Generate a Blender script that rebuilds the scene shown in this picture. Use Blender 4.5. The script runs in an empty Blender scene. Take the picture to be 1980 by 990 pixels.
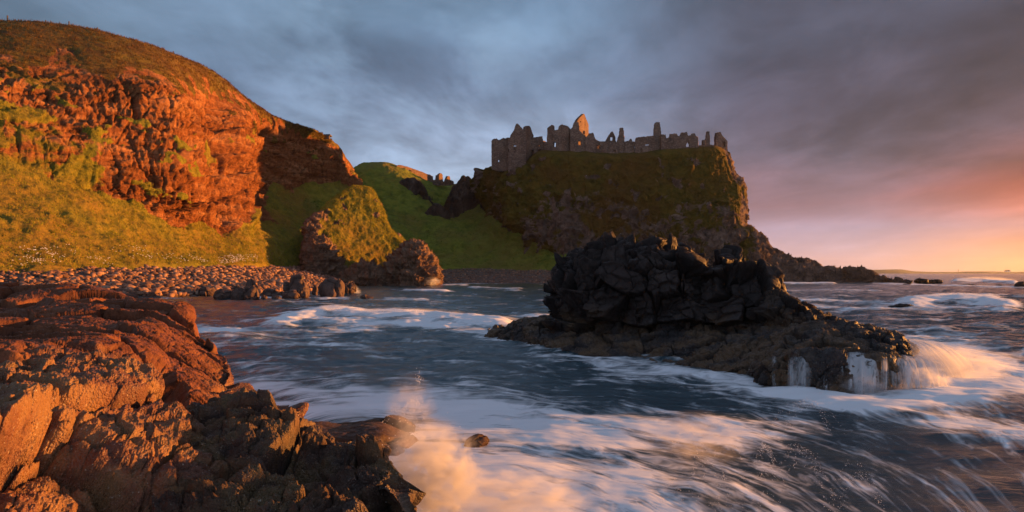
import bpy, math, random
import numpy as np
from mathutils import Vector, Matrix

R = math.radians
random.seed(7)
RNG = np.random.default_rng(11)
scene = bpy.context.scene
COL = scene.collection

# ------------------------------------------------------------------ camera
F = 1320.0          # focal length in photograph pixels (1980 px wide, 36 mm sensor, 24 mm lens)
HOR = 528.0         # horizon row
CH = 3.0            # eye height above the water
cam_d = bpy.data.cameras.new('camera')
cam = bpy.data.objects.new('camera', cam_d)
COL.objects.link(cam)
cam.location = (0, 0, CH)
cam.rotation_euler = (R(90), 0, 0)
cam_d.lens = 24.0
cam_d.sensor_width = 36.0
cam_d.shift_y = (HOR - 495.0) / 1980.0
cam_d.clip_start = 0.1
cam_d.clip_end = 60000
scene.camera = cam

# ------------------------------------------------------------------ light
SUN_AZ = 71.0       # degrees from +Y towards +X
SUN_EL = 3.2
sx, sy = math.sin(R(SUN_AZ)), math.cos(R(SUN_AZ))
sun_d = bpy.data.lights.new('sun', 'SUN')
sun_d.energy = 5.0
sun_d.angle = R(0.6)
sun_d.color = (1.0, 0.39, 0.085)
sun = bpy.data.objects.new('sun', sun_d)
COL.objects.link(sun)
sd = Vector((sx * math.cos(R(SUN_EL)), sy * math.cos(R(SUN_EL)), math.sin(R(SUN_EL))))
sun.rotation_euler = (-sd).to_track_quat('-Z', 'Y').to_euler()

scene.view_settings.view_transform = 'Standard'
scene.view_settings.look = 'None'
scene.view_settings.exposure = 1.5
scene.view_settings.gamma = 1.0
scene.cycles.use_denoising = True
try:
    scene.cycles.denoiser = 'OPENIMAGEDENOISE'
except Exception:
    pass
scene.cycles.max_bounces = 6
scene.cycles.diffuse_bounces = 2
scene.cycles.glossy_bounces = 3
scene.cycles.transparent_max_bounces = 24
scene.cycles.volume_bounces = 1


def lin(c):
    return tuple(((v / 255.0) / 12.92 if v / 255.0 <= 0.04045 else ((v / 255.0 + 0.055) / 1.055) ** 2.4) for v in c)


class NT:
    """small helper for writing node trees"""
    def __init__(self, tree):
        self.t = tree
        self.n = tree.nodes
        self.l = tree.links

    def add(self, typ, ins=None, **props):
        nd = self.n.new(typ)
        for k, v in props.items():
            setattr(nd, k, v)
        if ins:
            for k, v in ins.items():
                self.set(nd, k, v)
        return nd

    def set(self, nd, key, v):
        s = nd.inputs[key]
        if isinstance(v, bpy.types.NodeSocket):
            self.l.new(v, s)
        elif isinstance(v, bpy.types.Node):
            self.l.new(v.outputs[0], s)
        else:
            if hasattr(s.default_value, '__len__') and hasattr(v, '__len__') and len(v) == 3 and len(s.default_value) == 4:
                v = (*v, 1.0)
            s.default_value = v

    def math(self, op, a, b=0.0, c=None, clamp=False):
        nd = self.n.new('ShaderNodeMath')
        nd.operation = op
        nd.use_clamp = clamp
        self.set(nd, 0, a)
        self.set(nd, 1, b)
        if c is not None:
            self.set(nd, 2, c)
        return nd.outputs[0]

    def mix(self, f, a, b, mode='MIX'):
        nd = self.n.new('ShaderNodeMix')
        nd.data_type = 'RGBA'
        nd.blend_type = mode
        nd.clamp_factor = True
        self.set(nd, 0, f)
        self.set(nd, 6, a)
        self.set(nd, 7, b)
        return nd.outputs[2]

    def ramp(self, f, stops, interp='LINEAR'):
        nd = self.n.new('ShaderNodeValToRGB')
        cr = nd.color_ramp
        cr.interpolation = interp
        while len(cr.elements) < len(stops):
            cr.elements.new(0.5)
        for e, (p, c) in zip(cr.elements, stops):
            e.position = p
            if not hasattr(c, '__len__'):
                c = (c, c, c)
            e.color = (*c, 1.0)
        self.set(nd, 0, f)
        return nd.outputs[0]

    def noise(self, vec, scale, detail=4.0, rough=0.55, dist=0.0, lac=2.0):
        nd = self.n.new('ShaderNodeTexNoise')
        nd.inputs['Scale'].default_value = scale
        nd.inputs['Detail'].default_value = detail
        nd.inputs['Roughness'].default_value = rough
        nd.inputs['Distortion'].default_value = dist
        nd.inputs['Lacunarity'].default_value = lac
        if vec is not None:
            self.set(nd, 'Vector', vec)
        return nd.outputs[0]

    def mrange(self, v, a, b, c=0.0, d=1.0, smooth=True):
        nd = self.n.new('ShaderNodeMapRange')
        nd.interpolation_type = 'SMOOTHSTEP' if smooth else 'LINEAR'
        self.set(nd, 0, v)
        for i, x in enumerate((a, b, c, d)):
            self.set(nd, i + 1, x)
        return nd.outputs[0]

    def mapping(self, vec, scale=(1, 1, 1), loc=(0, 0, 0), rot=(0, 0, 0)):
        nd = self.n.new('ShaderNodeMapping')
        nd.inputs['Scale'].default_value = scale
        nd.inputs['Location'].default_value = loc
        nd.inputs['Rotation'].default_value = rot
        self.set(nd, 'Vector', vec)
        return nd.outputs[0]


# ------------------------------------------------------------------ world: evening sky under a broken cloud deck
world = bpy.data.worlds.new('World')
scene.world = world
world.use_nodes = True
w = NT(world.node_tree)
w.n.clear()
tc = w.add('ShaderNodeTexCoord')
gen = tc.outputs['Generated']
sep = w.add('ShaderNodeSeparateXYZ', {0: gen})
X, Y_, Z_ = sep.outputs[0], sep.outputs[1], sep.outputs[2]
hl = w.math('SQRT', w.math('ADD', w.math('MULTIPLY', X, X), w.math('MULTIPLY', Y_, Y_)))
dotp = w.math('ADD', w.math('MULTIPLY', X, sx), w.math('MULTIPLY', Y_, sy))
S_ = w.math('DIVIDE', dotp, w.math('ADD', hl, 1e-4))           # cosine of the azimuth from the sun
# cloud coordinates on a flat deck overhead
den = w.math('ADD', w.math('MAXIMUM', Z_, 0.0), 0.13)
cx_ = w.math('DIVIDE', X, den)
cy_ = w.math('DIVIDE', Y_, den)
cv = w.add('ShaderNodeCombineXYZ', {0: cx_, 1: cy_, 2: 0.0})
n_big = w.noise(w.mapping(cv, (0.42, 0.30, 1.0), (3.1, 1.7, 0), (0, 0, R(-24))), 1.0, 6.0, 0.52, 0.5)
n_mid = w.noise(w.mapping(cv, (1.2, 0.75, 1.0), (0.3, 7.7, 0), (0, 0, R(-30))), 1.0, 6.0, 0.55, 0.35)
n_fine = w.noise(w.mapping(cv, (3.4, 2.0, 1.0), (5.3, 2.7, 0), (0, 0, R(-38))), 1.0, 7.0, 0.62, 0.5)
n_band = w.noise(w.mapping(gen, (1.6, 1.6, 14.0), (0.6, 0, 0.35), (0, 0, 0)), 1.0, 4.0, 0.5, 0.25)
zz = w.math('MAXIMUM', Z_, 0.0)
hi = w.mrange(zz, 0.03, 0.16)
wob = w.math('MULTIPLY', w.math('SUBTRACT', n_big, 0.5), w.math('MULTIPLY', w.math('MULTIPLY', hi, 0.16), w.mrange(S_, 0.85, 0.45, 0.25, 1.0)))
wob2 = w.math('MULTIPLY', w.math('SUBTRACT', n_band, 0.5), 0.075)
zr = w.math('ADD', w.math('ADD', zz, wob), wob2)
g = lambda *a: lin(a)
rampL = w.ramp(zr, [(0.0, g(150, 168, 192)), (0.10, g(122, 142, 168)), (0.20, g(94, 114, 140)), (0.32, g(72, 88, 108)), (0.7, g(84, 96, 116)), (1.0, g(90, 100, 118))])
rampM = w.ramp(zr, [(0.0, g(176, 187, 203)), (0.11, g(160, 177, 202)), (0.19, g(136, 152, 178)), (0.28, g(96, 112, 138)), (0.38, g(84, 106, 132)), (0.7, g(86, 98, 118)), (1.0, g(90, 100, 118))])
rampN = w.ramp(zr, [(0.0, g(196, 165, 168)), (0.05, g(168, 150, 170)), (0.09, g(150, 118, 132)), (0.14, g(112, 104, 124)), (0.2, g(84, 80, 98)), (0.3, g(58, 60, 75)), (0.6, g(74, 80, 96)), (1.0, g(90, 100, 118))])
rampR = w.ramp(zr, [(0.0, g(250, 184, 112)), (0.025, g(242, 162, 112)), (0.050, g(206, 142, 128)), (0.074, g(208, 112, 86)), (0.096, g(198, 94, 74)), (0.122, g(132, 80, 84)), (0.16, g(88, 68, 80)), (0.22, g(60, 56, 70)), (0.3, g(46, 47, 60)), (0.6, g(68, 72, 88)), (1.0, g(90, 100, 118))])
c1 = w.mix(w.mrange(S_, -0.28, 0.32), rampL, rampM)
c2 = w.mix(w.mrange(S_, 0.33, 0.64), c1, rampN)
c3 = w.mix(w.mrange(S_, 0.70, 0.90), c2, rampR)
# light and dark of the cloud masses
var = w.mrange(n_mid, 0.32, 0.68, 0.68, 1.38)
var2 = w.mrange(n_big, 0.34, 0.66, 0.70, 1.40)
amt = w.math('MULTIPLY', w.math('MULTIPLY', var, var2), w.mrange(n_fine, 0.32, 0.68, 0.86, 1.16))
amtm = w.math('ADD', w.math('MULTIPLY', w.math('SUBTRACT', amt, 1.0), w.mrange(zz, 0.02, 0.2, 0.15, 1.0)), 1.0)
shade = w.add('ShaderNodeCombineXYZ', {0: amtm, 1: amtm, 2: amtm})
cloud = w.mix(1.0, c3, shade.outputs[0], 'MULTIPLY')
# blue-white breaks in the deck
gap = w.math('MULTIPLY', w.mrange(n_big, 0.56, 0.74), w.mrange(S_, 0.75, 0.1))
cloud = w.mix(w.math('MULTIPLY', gap, 0.45), cloud, g(150, 182, 210))
opd = w.add('ShaderNodeVectorMath', {0: gen, 1: (-0.13, 0.92, 0.345)}, operation='DISTANCE').outputs['Value']
opn = w.math('MULTIPLY', w.mrange(opd, 0.30, 0.02), w.mrange(n_mid, 0.44, 0.62))
cloud = w.mix(w.math('MULTIPLY', opn, 0.55), cloud, g(150, 178, 204))
nish = w.add('ShaderNodeTexSky')
nish.sky_type = 'NISHITA'
nish.sun_disc = False
nish.sun_elevation = R(SUN_EL)
nish.sun_rotation = R(SUN_AZ)
nish.dust_density = 2.0
bgN = w.add('ShaderNodeBackground', {'Color': nish.outputs[0], 'Strength': 0.06})
# added fill light: unseen sky overhead and behind the camera is brightened
fill_boost = w.math('ADD', 1.0, w.math('ADD', w.math('MULTIPLY', w.mrange(Y_, 0.15, -0.5), 0.9), w.math('MULTIPLY', w.mrange(Z_, 0.42, 0.8), 1.0)))
bgC = w.add('ShaderNodeBackground', {'Color': cloud, 'Strength': w.math('MULTIPLY', fill_boost, 0.42)})
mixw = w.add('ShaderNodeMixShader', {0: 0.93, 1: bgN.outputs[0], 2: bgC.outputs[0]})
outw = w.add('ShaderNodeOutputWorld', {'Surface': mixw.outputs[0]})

# ------------------------------------------------------------------ numpy noise
_perm = RNG.permutation(256)
PERM = _perm.astype(np.int32)
_gr = RNG.normal(size=(256, 3))
GRAD = (_gr / np.linalg.norm(_gr, axis=1)[:, None]).astype(np.float32)
RND3 = (0.16 + 0.68 * RNG.random((256, 3))).astype(np.float32)
TILT = RNG.normal(size=(256, 3)).astype(np.float32)
RND1 = RNG.random(256)


def _h(ix, iy, iz):
    return PERM[(PERM[(PERM[ix & 255] + iy) & 255] + iz) & 255]


def perlin(P):
    P = np.asarray(P)
    Fl = np.floor(P)
    I = Fl.astype(np.int32)
    f = (P - Fl).astype(np.float32)
    u = f * f * f * (f * (f * 6 - 15) + 10)
    res = 0
    for dx in (0, 1):
        wx = u[:, 0] if dx else 1 - u[:, 0]
        for dy in (0, 1):
            wy = u[:, 1] if dy else 1 - u[:, 1]
            for dz in (0, 1):
                wz = u[:, 2] if dz else 1 - u[:, 2]
                gdt = GRAD[_h(I[:, 0] + dx, I[:, 1] + dy, I[:, 2] + dz)]
                d = gdt[:, 0] * (f[:, 0] - dx) + gdt[:, 1] * (f[:, 1] - dy) + gdt[:, 2] * (f[:, 2] - dz)
                res = res + wx * wy * wz * d
    return res * 1.6


def fbm(P, octaves=4, gain=0.5, lac=2.03):
    a, s, t = 1.0, 0.0, 0.0
    Q = np.array(P, dtype=np.float64)
    for i in range(octaves):
        s = s + a * perlin(Q + 17.3 * i)
        t += a
        a *= gain
        Q = Q * lac
    return s / t


def ridged(P, octaves=4, gain=0.5, lac=2.1):
    a, s, t = 1.0, 0.0, 0.0
    Q = np.array(P, dtype=np.float64)
    for i in range(octaves):
        s = s + a * (1 - np.abs(perlin(Q + 9.1 * i)) * 1.8)
        t += a
        a *= gain
        Q = Q * lac
    return s / t


def worley(P):
    """distances to the nearest two feature points, the cell's random number and its tilt against the offset"""
    P = np.asarray(P)
    Fl = np.floor(P)
    I = Fl.astype(np.int32)
    f = (P - Fl).astype(np.float32)
    n = len(P)
    F1 = np.full(n, 9.0, dtype=np.float32)
    F2 = np.full(n, 9.0, dtype=np.float32)
    ID = np.zeros(n, dtype=np.int32)
    TL = np.zeros(n, dtype=np.float32)
    sg = np.where(f > 0.5, 1, -1).astype(np.int32)
    for dx in (0, 1):
        ox = sg[:, 0] * dx
        for dy in (0, 1):
            oy = sg[:, 1] * dy
            for dz in (0, 1):
                oz = sg[:, 2] * dz
                h = _h(I[:, 0] + ox, I[:, 1] + oy, I[:, 2] + oz)
                r = RND3[h]
                vx, vy, vz = r[:, 0] + ox - f[:, 0], r[:, 1] + oy - f[:, 1], r[:, 2] + oz - f[:, 2]
                d = np.sqrt(vx * vx + vy * vy + vz * vz)
                c = d < F1
                tl = TILT[h]
                F2 = np.where(c, F1, np.minimum(F2, d))
                ID = np.where(c, h, ID)
                TL = np.where(c, vx * tl[:, 0] + vy * tl[:, 1] + vz * tl[:, 2], TL)
                F1 = np.where(c, d, F1)
    return F1, F2, RND1[ID], TL


def sstep(a, b, x):
    t = np.clip((x - a) / (b - a), 0, 1)
    return t * t * (3 - 2 * t)


# ------------------------------------------------------------------ geometry helpers
def P(px, py, Y):
    return ((px - 990.0) / F * Y, Y, CH + (HOR - py) / F * Y)


def PZ(px, z, Y):
    return ((px - 990.0) / F * Y, Y, z)


def wl(py):                       # distance at which the waterline shows at this row
    return CH * F / (py - HOR)


def pchip(x, y, xi):
    x = np.asarray(x, float)
    y = np.asarray(y, float)      # (n, k)
    h = np.diff(x)
    d = np.diff(y, axis=0) / h[:, None]
    m = np.zeros_like(y)
    if len(x) > 2:
        w1 = (2 * h[1:] + h[:-1])[:, None]
        w2 = (h[1:] + 2 * h[:-1])[:, None]
        same = (d[:-1] * d[1:]) > 0
        with np.errstate(divide='ignore', invalid='ignore'):
            hm = (w1 + w2) / (w1 / d[:-1] + w2 / d[1:])
        m[1:-1] = np.where(same, hm, 0)
    m[0] = d[0]
    m[-1] = d[-1]
    k = np.clip(np.searchsorted(x, xi) - 1, 0, len(h) - 1)
    t = ((xi - x[k]) / h[k])[:, None]
    hk = h[k][:, None]
    return ((2 * t**3 - 3 * t**2 + 1) * y[k] + (t**3 - 2 * t**2 + t) * hk * m[k]
            + (-2 * t**3 + 3 * t**2) * y[k + 1] + (t**3 - t**2) * hk * m[k + 1])


def knots(C, axis):
    d = np.linalg.norm(np.diff(C, axis=axis), axis=2)
    dm = d.mean(axis=1 - axis) + 0.15 * d.max()
    return np.concatenate([[0], np.cumsum(dm)])


def loft(rows, nu, nv, wcol=None, wrow=None):
    """rows: list of equal-length rows of xyz; returns (nv, nu, 3) plus the row parameter"""
    C = np.array(rows, float)
    K, M, _ = C.shape
    ku = knots(C, 1) if wcol is None else np.concatenate([[0], np.cumsum(wcol)])
    kv = knots(C, 0) if wrow is None else np.concatenate([[0], np.cumsum(wrow)])
    ui = np.linspace(0, ku[-1], nu)
    vi = np.linspace(0, kv[-1], nv)
    A = pchip(ku, C.transpose(1, 0, 2).reshape(M, -1), ui).reshape(nu, K, 3)
    B = pchip(kv, A.transpose(1, 0, 2).reshape(K, -1), vi).reshape(nv, nu, 3)
    rowp = np.interp(vi, kv, np.arange(K))
    colp = np.interp(ui, ku, np.arange(M))
    return B, rowp, colp


def grid_normals(G):
    du = np.gradient(G, axis=1)
    dv = np.gradient(G, axis=0)
    n = np.cross(du, dv)
    l = np.linalg.norm(n, axis=2, keepdims=True)
    return n / np.maximum(l, 1e-9)


def orient(G, N):
    v = np.array([0, 0, CH + 2.0]) - G
    s = np.sign((v * N).sum(axis=2).mean())
    return N * (s if s != 0 else 1), s


def grid_faces(nv, nu, flip, off=0):
    i = np.arange(nv * nu).reshape(nv, nu) + off
    a, b, c, d = i[:-1, :-1], i[:-1, 1:], i[1:, 1:], i[1:, :-1]
    q = np.stack([a, b, c, d] if not flip else [a, d, c, b], axis=-1)
    return q.reshape(-1, 4)


def mesh_obj(name, V, Q, mat, attrs=None, smooth=True, parent=None, tri=False):
    me = bpy.data.meshes.new(name)
    V = np.ascontiguousarray(V, dtype=np.float32).reshape(-1, 3)
    Q = np.ascontiguousarray(Q, dtype=np.int32)
    k = Q.shape[1]
    me.vertices.add(len(V))
    me.vertices.foreach_set('co', V.ravel())
    me.loops.add(Q.size)
    me.loops.foreach_set('vertex_index', Q.ravel())
    me.polygons.add(len(Q))
    me.polygons.foreach_set('loop_start', np.arange(0, Q.size, k, dtype=np.int32))
    me.polygons.foreach_set('loop_total', np.full(len(Q), k, dtype=np.int32))
    me.polygons.foreach_set('use_smooth', np.full(len(Q), smooth, dtype=bool))
    if attrs:
        for an, av in attrs.items():
            at = me.attributes.new(an, 'FLOAT', 'POINT')
            at.data.foreach_set('value', np.ascontiguousarray(av, dtype=np.float32).ravel())
    me.update(calc_edges=True)
    me.validate()
    o = bpy.data.objects.new(name, me)
    COL.objects.link(o)
    if mat:
        me.materials.append(mat)
    if parent:
        o.parent = parent
    return o


def tag(o, label=None, cat=None, group=None, kind=None):
    if label:
        o['label'] = label
    if cat:
        o['category'] = cat
    if group:
        o['group'] = group
    if kind:
        o['kind'] = kind
    return o


def empty(name, loc=(0, 0, 0)):
    o = bpy.data.objects.new(name, None)
    COL.objects.link(o)
    o.location = loc
    return o


def blocks(Pn, scale, amp, crack, width=0.10, stretch=(1, 1, 1), warp=0.35, bulge=0.0, tilt=0.7):
    """broken-rock displacement: tilted flat-faced cells of random height parted by cracks"""
    Q = Pn / scale * np.array(stretch)
    Wp = np.stack([fbm(Q * 0.8 + 5, 2), fbm(Q * 0.8 + 31, 2), fbm(Q * 0.8 + 77, 2)], axis=1)
    Q = Q + Wp * warp
    F1, F2, rid, tl = worley(Q)
    e = F2 - F1
    return (rid - 0.5) * amp + np.clip(tl, -1, 1) * amp * tilt - crack * (1 - sstep(0, width, e)) + bulge * np.sqrt(np.clip(e, 0, 1)), e, rid


# ------------------------------------------------------------------ materials
def new_mat(name):
    m = bpy.data.materials.new(name)
    m.use_nodes = True
    t = NT(m.node_tree)
    t.n.clear()
    return m, t


def finish(t, color, rough, bump=None, spec=0.4, bdist=0.1, bstr=0.6, normal=None, **kw):
    b = t.add('ShaderNodeBsdfPrincipled', {'Base Color': color, 'Roughness': rough, 'Specular IOR Level': spec})
    for k, v in kw.items():
        t.set(b, k, v)
    if bump is not None:
        bp = t.add('ShaderNodeBump', {'Strength': bstr, 'Distance': bdist, 'Height': bump})
        t.set(b, 'Normal', bp.outputs[0])
    o = t.add('ShaderNodeOutputMaterial', {'Surface': b.outputs[0]})
    return b


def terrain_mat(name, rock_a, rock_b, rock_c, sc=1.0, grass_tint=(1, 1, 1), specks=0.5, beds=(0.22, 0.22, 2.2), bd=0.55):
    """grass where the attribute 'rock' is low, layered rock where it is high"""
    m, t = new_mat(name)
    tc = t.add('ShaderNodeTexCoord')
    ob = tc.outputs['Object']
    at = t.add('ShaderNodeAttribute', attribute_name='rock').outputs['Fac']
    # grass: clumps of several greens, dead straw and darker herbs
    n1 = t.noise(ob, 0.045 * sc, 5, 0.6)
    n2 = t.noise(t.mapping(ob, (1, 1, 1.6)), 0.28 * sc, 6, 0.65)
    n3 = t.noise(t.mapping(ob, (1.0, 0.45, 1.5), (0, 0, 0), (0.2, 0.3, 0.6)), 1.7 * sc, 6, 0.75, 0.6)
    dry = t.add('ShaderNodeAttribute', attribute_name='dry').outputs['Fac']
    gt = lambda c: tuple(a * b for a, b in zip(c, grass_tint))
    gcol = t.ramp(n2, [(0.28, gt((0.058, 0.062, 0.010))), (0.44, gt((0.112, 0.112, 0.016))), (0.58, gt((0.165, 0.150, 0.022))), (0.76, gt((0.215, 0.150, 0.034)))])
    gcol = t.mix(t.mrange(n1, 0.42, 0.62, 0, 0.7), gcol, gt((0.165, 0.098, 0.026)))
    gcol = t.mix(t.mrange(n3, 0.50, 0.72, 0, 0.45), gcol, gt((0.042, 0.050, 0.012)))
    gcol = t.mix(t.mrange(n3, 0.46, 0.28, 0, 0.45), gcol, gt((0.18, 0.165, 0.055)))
    gcol = t.mix(t.math('MULTIPLY', dry, t.mrange(n2, 0.3, 0.65, 1.0, 0.55)), gcol, t.mix(t.mrange(n3, 0.4, 0.62), (0.120, 0.060, 0.020), (0.060, 0.034, 0.012)))
    # rock
    st = t.mapping(ob, beds)
    r1 = t.noise(st, 0.30 * sc, 6, 0.62, 0.4)
    r2 = t.noise(ob, 1.1 * sc, 8, 0.68)
    r3 = t.noise(t.mapping(ob, (1.4, 1.4, 0.35)), 0.55 * sc, 5, 0.6)
    rcol = t.ramp(r1, [(0.28, rock_a), (0.48, rock_b), (0.70, rock_c)])
    rcol = t.mix(t.mrange(r3, 0.5, 0.7, 0, 0.5), rcol, rock_a)
    rcol = t.mix(t.mrange(r2, 0.52, 0.75, 0, 0.65), rcol, tuple(0.35 * v for v in rock_a))
    jt = t.add('ShaderNodeAttribute', attribute_name='joint').outputs['Fac']
    rcol = t.mix(t.math('MULTIPLY', jt, 0.75), rcol, tuple(0.3 * v for v in rock_a))
    sp = t.noise(ob, 2.3 * sc, 3, 0.5)
    sp2 = t.noise(ob, 0.13 * sc, 3, 0.5)
    spm = t.math('MULTIPLY', t.mrange(sp, 0.70, 0.76), t.mrange(sp2, 0.48, 0.60))
    rcol = t.mix(t.math('MULTIPLY', spm, specks), rcol, (0.62, 0.58, 0.54))
    edge = t.math('ADD', at, t.math('MULTIPLY', t.math('SUBTRACT', n2, 0.5), 0.9))
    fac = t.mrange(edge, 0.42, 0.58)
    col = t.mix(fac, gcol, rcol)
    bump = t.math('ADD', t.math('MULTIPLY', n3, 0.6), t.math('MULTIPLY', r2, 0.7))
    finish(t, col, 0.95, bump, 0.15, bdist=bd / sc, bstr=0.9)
    return m


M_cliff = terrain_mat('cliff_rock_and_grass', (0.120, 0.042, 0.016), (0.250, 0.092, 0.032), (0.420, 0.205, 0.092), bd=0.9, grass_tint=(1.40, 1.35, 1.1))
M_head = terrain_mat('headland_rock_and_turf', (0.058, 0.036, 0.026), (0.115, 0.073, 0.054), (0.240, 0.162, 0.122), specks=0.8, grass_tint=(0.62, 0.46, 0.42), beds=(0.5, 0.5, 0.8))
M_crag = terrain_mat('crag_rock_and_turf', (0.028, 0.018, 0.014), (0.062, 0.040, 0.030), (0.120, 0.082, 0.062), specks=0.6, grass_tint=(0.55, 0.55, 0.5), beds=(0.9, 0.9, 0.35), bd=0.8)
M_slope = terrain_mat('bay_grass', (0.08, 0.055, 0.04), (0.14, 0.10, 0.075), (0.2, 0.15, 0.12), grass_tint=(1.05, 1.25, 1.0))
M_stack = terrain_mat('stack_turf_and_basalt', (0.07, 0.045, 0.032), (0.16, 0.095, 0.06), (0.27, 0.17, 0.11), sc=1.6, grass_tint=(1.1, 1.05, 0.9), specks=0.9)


def basalt_mat(name, a, b, c, sc=1.0, wet=0.0, bdist=0.05, algae=None, bar=0.0):
    m, t = new_mat(name)
    ob = t.add('ShaderNodeTexCoord').outputs['Object']
    cr = t.add('ShaderNodeAttribute', attribute_name='crack').outputs['Fac']
    rg = t.add('ShaderNodeAttribute', attribute_name='shell').outputs['Fac']
    n1 = t.noise(ob, 1.2 * sc, 7, 0.65)
    n2 = t.noise(ob, 7.0 * sc, 6, 0.7)
    n3 = t.noise(ob, 32.0 * sc, 4, 0.7)
    vor = t.add('ShaderNodeTexVoronoi', {'Vector': ob, 'Scale': 42.0 * sc})
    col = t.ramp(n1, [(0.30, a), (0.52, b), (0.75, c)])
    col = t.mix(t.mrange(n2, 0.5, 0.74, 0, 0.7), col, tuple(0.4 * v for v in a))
    if algae:
        col = t.mix(t.math('MULTIPLY', t.mrange(n1, 0.42, 0.6), rg), col, algae)
    col = t.mix(t.math('MULTIPLY', t.mrange(n3, 0.60, 0.72), t.math('MULTIPLY', rg, bar)), col, (0.42, 0.36, 0.28))
    col = t.mix(t.mrange(cr, 0.0, 1.0, 0, 0.6), col, tuple(0.3 * v for v in a))
    bump = t.math('ADD', t.math('MULTIPLY', n2, 1.0), t.math('MULTIPLY', n3, 0.35))
    pim = t.math('MULTIPLY', t.math('MULTIPLY', vor.outputs['Distance'], rg), -0.45)
    bump = t.math('ADD', bump, pim)
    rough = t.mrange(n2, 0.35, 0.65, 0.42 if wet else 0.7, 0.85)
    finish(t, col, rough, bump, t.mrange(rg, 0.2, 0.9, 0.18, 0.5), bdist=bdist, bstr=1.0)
    return m


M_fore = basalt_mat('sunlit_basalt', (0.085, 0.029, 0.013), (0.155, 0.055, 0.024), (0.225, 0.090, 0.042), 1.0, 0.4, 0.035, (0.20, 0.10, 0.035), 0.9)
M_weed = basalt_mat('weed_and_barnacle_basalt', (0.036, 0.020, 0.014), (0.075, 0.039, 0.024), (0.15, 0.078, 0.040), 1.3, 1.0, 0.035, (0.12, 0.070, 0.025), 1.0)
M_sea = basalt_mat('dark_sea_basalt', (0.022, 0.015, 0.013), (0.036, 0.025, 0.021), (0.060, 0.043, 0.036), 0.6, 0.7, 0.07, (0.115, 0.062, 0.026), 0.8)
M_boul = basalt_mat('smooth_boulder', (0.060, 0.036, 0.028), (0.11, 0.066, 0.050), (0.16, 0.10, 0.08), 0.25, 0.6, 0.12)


def cobble_mat():
    m, t = new_mat('cobble')
    geo = t.add('ShaderNodeNewGeometry')
    ob = t.add('ShaderNodeTexCoord').outputs['Object']
    ri = geo.outputs['Random Per Island']
    oi = t.add('ShaderNodeObjectInfo').outputs['Random']
    rr = t.math('FRACT', t.math('ADD', ri, t.math('MULTIPLY', oi, 7.3)))
    col = t.ramp(rr, [(0.0, (0.09, 0.045, 0.030)), (0.35, (0.18, 0.088, 0.052)), (0.7, (0.26, 0.135, 0.080)), (1.0, (0.38, 0.22, 0.14))])
    n = t.noise(ob, 3.0, 5, 0.6)
    col = t.mix(t.mrange(n, 0.45, 0.7, 0, 0.4), col, (0.07, 0.045, 0.035))
    finish(t, col, 0.75, n, 0.3, bdist=0.06)
    return m


M_cob = cobble_mat()


def plain_mat(name, a, b, scale, rough=0.9, bdist=0.1, spec=0.3, stretch=(1, 1, 1)):
    m, t = new_mat(name)
    ob = t.add('ShaderNodeTexCoord').outputs['Object']
    n = t.noise(t.mapping(ob, stretch), scale, 6, 0.65)
    col = t.ramp(n, [(0.3, a), (0.7, b)])
    finish(t, col, rough, n, spec, bdist=bdist)
    return m


M_beach = plain_mat('shingle', (0.055, 0.040, 0.033), (0.16, 0.115, 0.09), 1.1, bdist=0.3)
M_dune = plain_mat('dunes_and_fields', (0.16, 0.13, 0.06), (0.30, 0.24, 0.13), 0.004)
M_wood = plain_mat('weathered_wood', (0.05, 0.035, 0.025), (0.12, 0.09, 0.07), 3.0)
M_white = plain_mat('whitewash', (0.7, 0.68, 0.64), (0.82, 0.8, 0.76), 0.4)
M_slate = plain_mat('slate', (0.07, 0.07, 0.08), (0.12, 0.12, 0.13), 0.5)


def stone_mat():
    m, t = new_mat('castle_stone')
    ob = t.add('ShaderNodeTexCoord').outputs['Object']
    vor = t.add('ShaderNodeTexVoronoi', {'Vector': t.mapping(ob, (1.0, 1.0, 1.7)), 'Scale': 1.9})
    n = t.noise(ob, 0.25, 5, 0.6)
    n2 = t.noise(ob, 2.4, 5, 0.7)
    col = t.ramp(n, [(0.3, (0.10, 0.060, 0.042)), (0.55, (0.17, 0.102, 0.070)), (0.75, (0.26, 0.165, 0.112))])
    colr = t.add('ShaderNodeSeparateColor', {0: vor.outputs['Color']}).outputs[0]
    col = t.mix(t.mrange(colr, 0.55, 0.9, 0, 0.4), col, (0.32, 0.22, 0.16))
    col = t.mix(t.mrange(vor.outputs['Distance'], 0.4, 0.65, 0, 0.4), col, (0.055, 0.042, 0.035))
    col = t.mix(t.mrange(n2, 0.5, 0.72, 0, 0.5), col, (0.07, 0.05, 0.04))
    finish(t, col, 0.92, t.math('SUBTRACT', n2, vor.outputs['Distance']), 0.2, bdist=0.18)
    return m


M_stone = stone_mat()


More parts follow.
